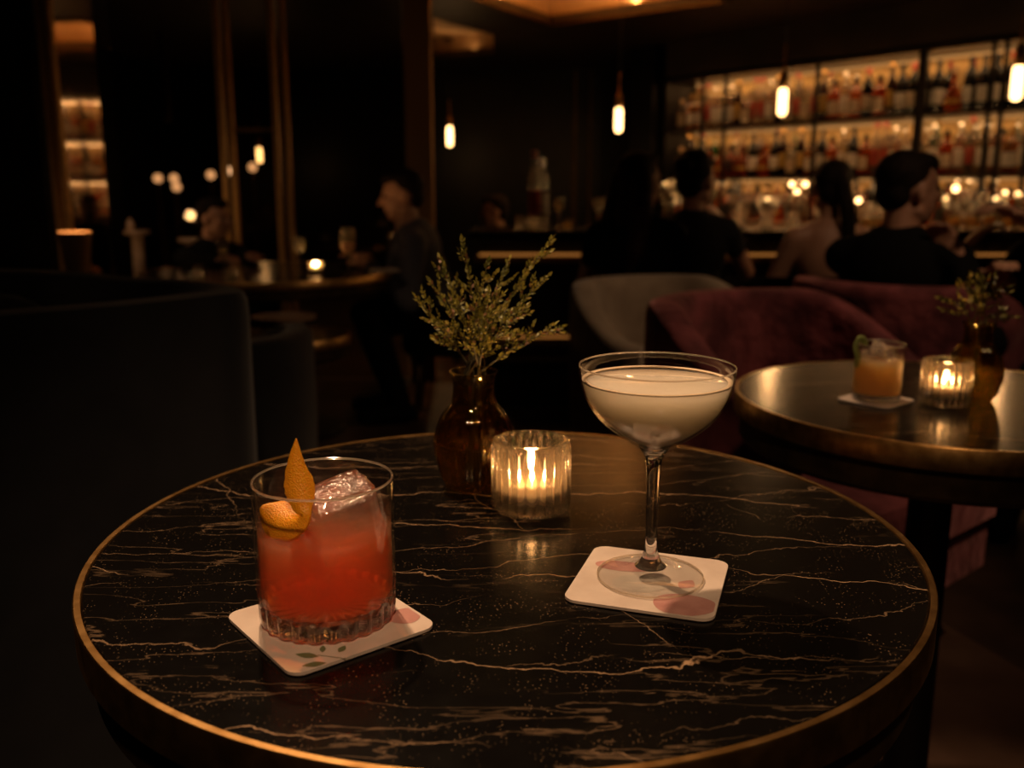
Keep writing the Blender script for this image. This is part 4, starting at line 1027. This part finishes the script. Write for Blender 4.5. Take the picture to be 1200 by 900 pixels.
# ================================================================== PEOPLE
def capsule(mb, p, q, r0, r1, seg=14):
    p, q = Vector(p), Vector(q); mb.tube([p, q], [r0, r1], seg); mb.ball(p, r0, 0, seg, 10); mb.ball(q, r1, 0, seg, 10)
def ik(s, h, l1, l2, pole):
    s, h = Vector(s), Vector(h); d = h - s; D = min(d.length, (l1 + l2) * .995); dn = d.normalized(); h = s + dn * D
    a = (l1 * l1 - l2 * l2 + D * D) / (2 * D); hgt = math.sqrt(max(0, l1 * l1 - a * a)); pl = Vector(pole); pl = (pl - dn * pl.dot(dn)).normalized()
    return s + dn * a + pl * hgt, h
def hand(mb, w, d, palm_n, thumb_side, curl=.5, k=1.):
    d = Vector(d).normalized(); n_ = Vector(palm_n); n_ = (n_ - d * n_.dot(d)).normalized(); s = d.cross(n_).normalized() * thumb_side
    w = Vector(w); pc = w + d * .045 * k
    rot = Matrix((s, d, n_)).transposed()
    mb.ball(pc, (.038 * k, .048 * k, .016 * k), 0, 14, 10, rot)
    for i, (o_, l) in enumerate(((.026, .068), (.009, .076), (-.009, .070), (-.026, .055))):
        b = w + d * .082 * k + s * o_ * k; a1 = d * math.cos(curl * .6) + n_ * math.sin(curl * .6); a2 = d * math.cos(curl * 1.6) + n_ * math.sin(curl * 1.6)
        m_ = b + (a1 + s * o_ * 3).normalized() * l * .5 * k; e = m_ + a2 * l * .5 * k
        capsule(mb, b - d * .01, m_, .0095 * k, .0088 * k, 8); capsule(mb, m_, e, .0088 * k, .0072 * k, 8)
    b = w + d * .025 * k + s * .026 * k; m_ = b + (s * .8 + d * .6 + n_ * .2).normalized() * .035 * k; e = m_ + (d + s * .15 + n_ * .3).normalized() * .028 * k
    capsule(mb, b, m_, .012 * k, .0105 * k, 8); capsule(mb, m_, e, .0105 * k, .0085 * k, 8)
def head(mb, c, f, up, k=1.):
    """c centre of cranium, f facing; builds skull, face, nose, lips, chin, ears"""
    f = Vector(f).normalized(); up = Vector(up).normalized(); up = (up - f * up.dot(f)).normalized(); r = f.cross(up)
    rot = Matrix((r, f, up)).transposed()
    P3 = lambda a, b, c_: Vector(c) + (r * a + f * b + up * c_) * k
    mb.ball(P3(0, -.012, .022), (.072 * k, .090 * k, .084 * k), 0, 22, 14, rot)
    mb.ball(P3(0, .028, -.030), (.057 * k, .058 * k, .082 * k), 0, 20, 14, rot)
    mb.ball(P3(0, .052, -.090), (.026 * k, .024 * k, .02 * k), 0, 14, 10, rot)     # chin
    capsule(mb, P3(-.05, -.005, -.065), P3(-.012, .05, -.092), .018 * k, .018 * k, 10); capsule(mb, P3(.05, -.005, -.065), P3(.012, .05, -.092), .018 * k, .018 * k, 10)
    capsule(mb, P3(0, .078, .012), P3(0, .104, -.028), .008 * k, .0125 * k, 10)    # nose
    capsule(mb, P3(-.03, .070, .022), P3(.03, .070, .022), .012 * k, .012 * k, 8)   # brow
    capsule(mb, P3(-.016, .078, -.056), P3(.016, .078, -.056), .008 * k, .008 * k, 8)   # upper lip
    capsule(mb, P3(-.014, .074, -.067), P3(.014, .074, -.067), .008 * k, .008 * k, 8)
    mb.ball(P3(-.034, .062, -.02), .018 * k, 0, 10, 8); mb.ball(P3(.034, .062, -.02), .018 * k, 0, 10, 8)    # cheeks
    for s in (-1, 1): mb.ball(P3(s * .074, -.008, -.012), (.008 * k, .018 * k, .031 * k), 0, 10, 8, rot)
    return P3
def person(px, pyTop, Y, face, label, hands, skin_arms, top_m, bottom_m=None, lean=(0, 0), hairf=None, hair_m=None, headdir=None, seat=.42, k=1., male=True, drop=0, shell='full', vox=.0075):
    """pixel of the crown; face = heading in degrees of the body"""
    cr = at(px, pyTop, Y)
    a = math.radians(face); f = Vector((math.cos(a), math.sin(a), 0)); r = Vector((f.y, -f.x, 0)); up = Vector((0, 0, 1))
    hf = Vector((math.cos(math.radians(headdir)), math.sin(math.radians(headdir)), -drop)) if headdir is not None else f - up * drop
    hc = cr - Vector((0, 0, .112 * k))
    neck = hc - up * .125 * k - Vector((hf.x, hf.y, 0)).normalized() * .02
    sh = neck - up * .055 * k - f * .01
    hip = Vector((sh.x, sh.y, 0)) - f * lean[0] - r * lean[1]; hip.z = seat + .085
    sw = (.175 if male else .150) * k
    o = empty('person', (hip.x, hip.y, 0), 0, label, 'person')
    mb = MB(); P3 = head(mb, hc, hf, up, k)
    capsule(mb, hc - up * .06 - hf * .02, sh + up * .01, (.054 if male else .045) * k, (.058 if male else .05) * k)
    ch = sh.lerp(hip, .28)
    def torso(b, g):
        mid = sh.lerp(hip, .62); rt = Matrix((r, f, up)).transposed()
        b.ball(ch, (sw * .93 + g, .105 * k + g, .17 * k + g), 0, 22, 16, rt); b.ball(mid, (sw * .78 + g, .095 * k + g, .15 * k + g), 0, 22, 16, rt)
        b.ball(hip + up * .02, (sw * .92 + g, .12 * k + g, .13 * k + g), 0, 22, 16, rt)
        for s in (-1, 1): capsule(b, sh + up * .012, sh + r * s * sw * .95 - up * .03, .045 * k + g, .048 * k + g)
    torso(mb, 0)
    cl = MB(); 
    if shell == 'full': torso(cl, .012)
    elif shell == 'low':
        rt = Matrix((r, f, up)).transposed(); cl.ball(hip + up * .03, (sw * .96, .135 * k, .16 * k), 0, 22, 16, rt)
        cl.ball(sh.lerp(hip, .62) + f * .012, (sw * .80, .1 * k, .13 * k), 0, 22, 16, rt)
        cl.ball(ch + f * .03, (sw * .85, .092 * k, .13 * k), 0, 22, 16, rt)
        for s in (-1, 1): cl.tube([sh + r * s * sw * .5 + up * .045 - f * .02, ch + r * s * sw * .45 + f * .1, ch + f * .12 + r * s * .05], .008, 8)
    for s, hd in zip((-1, 1), hands):
        so_ = sh + r * s * sw - up * .035
        if hd is None: hd = hip + f * .32 + r * s * .12 + up * .07
        el, wr = ik(so_, hd, .275 * k, .25 * k, -up * 1.0 + r * s * .55 - f * .15)
        capsule(mb, so_, el, .046 * k, .037 * k); capsule(mb, el, wr, .037 * k, .025 * k)
        dd = (wr - el).normalized(); hand(mb, wr, dd, -up if abs(dd.z) < .8 else -f, -s, .6, k)
        if not skin_arms:
            capsule(cl, so_, el, .058 * k, .05 * k); capsule(cl, el, wr - dd * .015, .05 * k, .037 * k)
        elif shell == 'full': capsule(cl, so_, so_.lerp(el, .35), .056 * k, .052 * k)
    lg = MB()
    for s in (-1, 1):
        hj = hip + r * s * .09; kn = hj + f * .34 * k + r * s * .05; kn.z = seat + .06; ft = kn - f * .12; ft.z = .075
        capsule(mb, hj, kn, .075 * k, .055 * k); capsule(mb, kn, ft, .052 * k, .036 * k); capsule(mb, ft - up * .03, ft + f * .15 - up * .04, .034, .028)
        capsule(lg, hj, kn, .088 * k, .068 * k); capsule(lg, kn, ft + up * .03, .066 * k, .052 * k)
    for s in (-1, 1):
        hj = hip + r * s * .09; kn = hj + f * .34 * k + r * s * .05; kn.z = seat + .06; ft = kn - f * .12; ft.z = .075
        shm = MB(); capsule(shm, ft - up * .022 - f * .03, ft + f * .16 - up * .035, .046, .036)
        so2 = shm.build('shoe', M['cloth_black'], o); so2.location = -o.location
    body = remesh_build(mb, 'body', M['skin'], vox, 3, o)
    remesh_build(cl, 'top' if bottom_m else 'dress', top_m, .010, 3, o)
    remesh_build(lg, 'trousers' if male else 'skirt', bottom_m or top_m, .011, 3, o)
    hb = MB(); hairf(hb, P3, k); remesh_build(hb, 'hair', hair_m or M['hair'], .0075, 3, o)
    for s in (-1, 1): 
        e = MB().ball(P3(s * .03, .078, .003) - o.location, .0085 * k, 0, 10, 8); eo = e.build('eye', M['eye'], o)
    return o, P3
rotI = None
def hair_short(b, P3, k):
    c0, cf, cu_ = P3(0, 0, 0), (P3(0, 1, 0) - P3(0, 0, 0)).normalized(), (P3(0, 0, 1) - P3(0, 0, 0)).normalized()
    rt = Matrix((cf.cross(cu_), cf, cu_)).transposed()
    b.ball(P3(0, -.030, .042), (.079 * k, .085 * k, .078 * k), 0, 20, 14, rt); b.ball(P3(0, -.055, -.01), (.066 * k, .052 * k, .062 * k), 0, 18, 12, rt)
    b.ball(P3(0, .02, .082), (.06 * k, .06 * k, .032 * k), 0, 18, 12, rt); b.ball(P3(.0, .055, .076), (.045 * k, .03 * k, .026 * k), 0, 14, 10, rt)
def hair_bun(b, P3, k):
    hair_short(b, P3, k); b.ball(P3(0, -.1, .06), .045 * k, 0, 16, 12); b.ball(P3(0, -.03, .09), (.07 * k, .07 * k, .05 * k))
def hair_pony(b, P3, k):
    hair_short(b, P3, k)
    b.ball(P3(0, -.085, .045), .035 * k, 0, 14, 10)
    capsule(b, P3(0.01, -.1, .04), P3(.035, -.13, -.08), .028 * k, .032 * k); capsule(b, P3(.035, -.13, -.08), P3(.05, -.13, -.22), .032 * k, .028 * k); capsule(b, P3(.05, -.13, -.22), P3(.045, -.13, -.34), .028 * k, .010 * k)
def hair_long(b, P3, k):
    hair_short(b, P3, k)
    for s in (-1, 0, 1):
        capsule(b, P3(s * .055, -.055, .02), P3(s * .075, -.075, -.12), .042 * k, .045 * k); capsule(b, P3(s * .075, -.075, -.12), P3(s * .07, -.10, -.27), .045 * k, .040 * k); capsule(b, P3(s * .07, -.10, -.27), P3(s * .05, -.11, -.36), .040 * k, .018 * k)

# bar guests seen from behind
def pt(px, py, Y): return at(px, py, Y)
person(752, 179, 3.78, 82, 'seated woman with long auburn hair and black dress, leftmost at the bar', (None, pt(792, 262, 4.28)), True, M['cloth_black'], hairf=hair_long, hair_m=M['hair_red'], headdir=40, male=False, seat=.44)
person(818, 181, 4.06, 85, 'seated woman with pinned-up dark hair and charcoal top beside a pendant glow', (None, pt(846, 265, 4.3)), True, M['cloth_char'], hairf=hair_bun, headdir=45, male=False, seat=.44)
person(976, 188, 3.98, 92, 'seated woman with ponytail and bare back at the bar', (None, None), True, M['cloth_char'], hairf=hair_pony, headdir=88, male=False, seat=.44, shell='low')
person(1070, 178, 2.92, 48, 'man in black shirt turned right in the burgundy chair', (pt(1128, 292, 3.0), pt(1122, 312, 2.75)), False, M['cloth_black'], M['cloth_black'], hairf=hair_short, headdir=12, seat=.44)
person(1285, 180, 2.92, 238, 'person at the right edge of the photo raising a forearm', (pt(1190, 252, 2.72), pt(1168, 325, 2.7)), True, M['cloth_black'], M['cloth_black'], hairf=hair_short, headdir=180, seat=.44)
person(469, 199, 4.28, 195, 'man in grey suit with tan shirt sitting at the far table', (pt(432, 314, 4.08), pt(436, 312, 4.3)), False, M['cloth_grey'], M['cloth_black'], hairf=hair_short, headdir=195, seat=.42, lean=(.14, .0), drop=.12)
person(250, 232, 4.72, -45, 'person in black resting a pale hand on the far round table', (pt(300, 300, 4.25), pt(285, 303, 4.1)), False, M['cloth_black'], M['cloth_black'], hairf=hair_short, headdir=-20, seat=.36, k=.9)
person(578, 229, 6.3, 190, 'dim man in black seated beyond the left end of the bar', (None, None), False, M['cloth_black'], M['cloth_black'], hairf=hair_short, headdir=190, seat=.30, k=.95)
# seats for the guests
def stool(x, y, label, zt=.40, r=.17):
    o = empty('low_stool', (x, y, 0), 0, label, 'stool')
    MB().lathe([(0, zt - .09), (r, zt - .09), (r + .008, zt - .07), (r + .008, zt - .02), (r - .01, zt - .002), (0, zt)], 36).build('seat', M['cloth_black'], o)
    for a in range(4):
        q = PI / 4 + a * PI / 2; MB().tube([(r * .95 * math.cos(q), r * .95 * math.sin(q), 0), (r * .7 * math.cos(q), r * .7 * math.sin(q), zt - .085)], .012, 8).build('leg', M['brass_dark'], o)
for nm_ in [o for o in C.objects if o.name.startswith('person')]:
    l = nm_['label']
    if 'burgundy chair' in l: continue
    w = ('long auburn' in l and 'long-haired woman at the bar') or ('pinned-up' in l and 'woman with pinned-up hair') or ('ponytail' in l and 'woman with bare back') or ('right edge' in l and 'person at the right edge') or ('grey suit' in l and 'man in grey suit') or ('resting' in l and 'person resting a pale hand') or 'dim man beyond the bar'
    zt = .42 if 'grey suit' in l else .36 if 'resting' in l else .30 if 'dim man' in l else .44
    stool(nm_.location.x, nm_.location.y, 'black round low stool under the ' + w, zt - .02)

# ------------------------------------------------------------------ world and colour
w = bpy.data.worlds.new('world'); sc.world = w; w.use_nodes = True
w.node_tree.nodes['Background'].inputs[0].default_value = (1, .6, .35, 1); w.node_tree.nodes['Background'].inputs[1].default_value = .0
sc.view_settings.view_transform = 'Standard'; sc.view_settings.look = 'None'; sc.view_settings.gamma = 1; sc.view_settings.exposure = 0; sc.view_settings.use_curve_mapping = False
cy = sc.cycles
cy.max_bounces = 16; cy.transparent_max_bounces = 24; cy.transmission_bounces = 10; cy.volume_bounces = 12; cy.glossy_bounces = 5; cy.diffuse_bounces = 3
cy.caustics_refractive = True; cy.caustics_reflective = False; cy.blur_glossy = .6; cy.sample_clamp_indirect = 4; cy.sample_clamp_direct = 0
cy.use_denoising = True
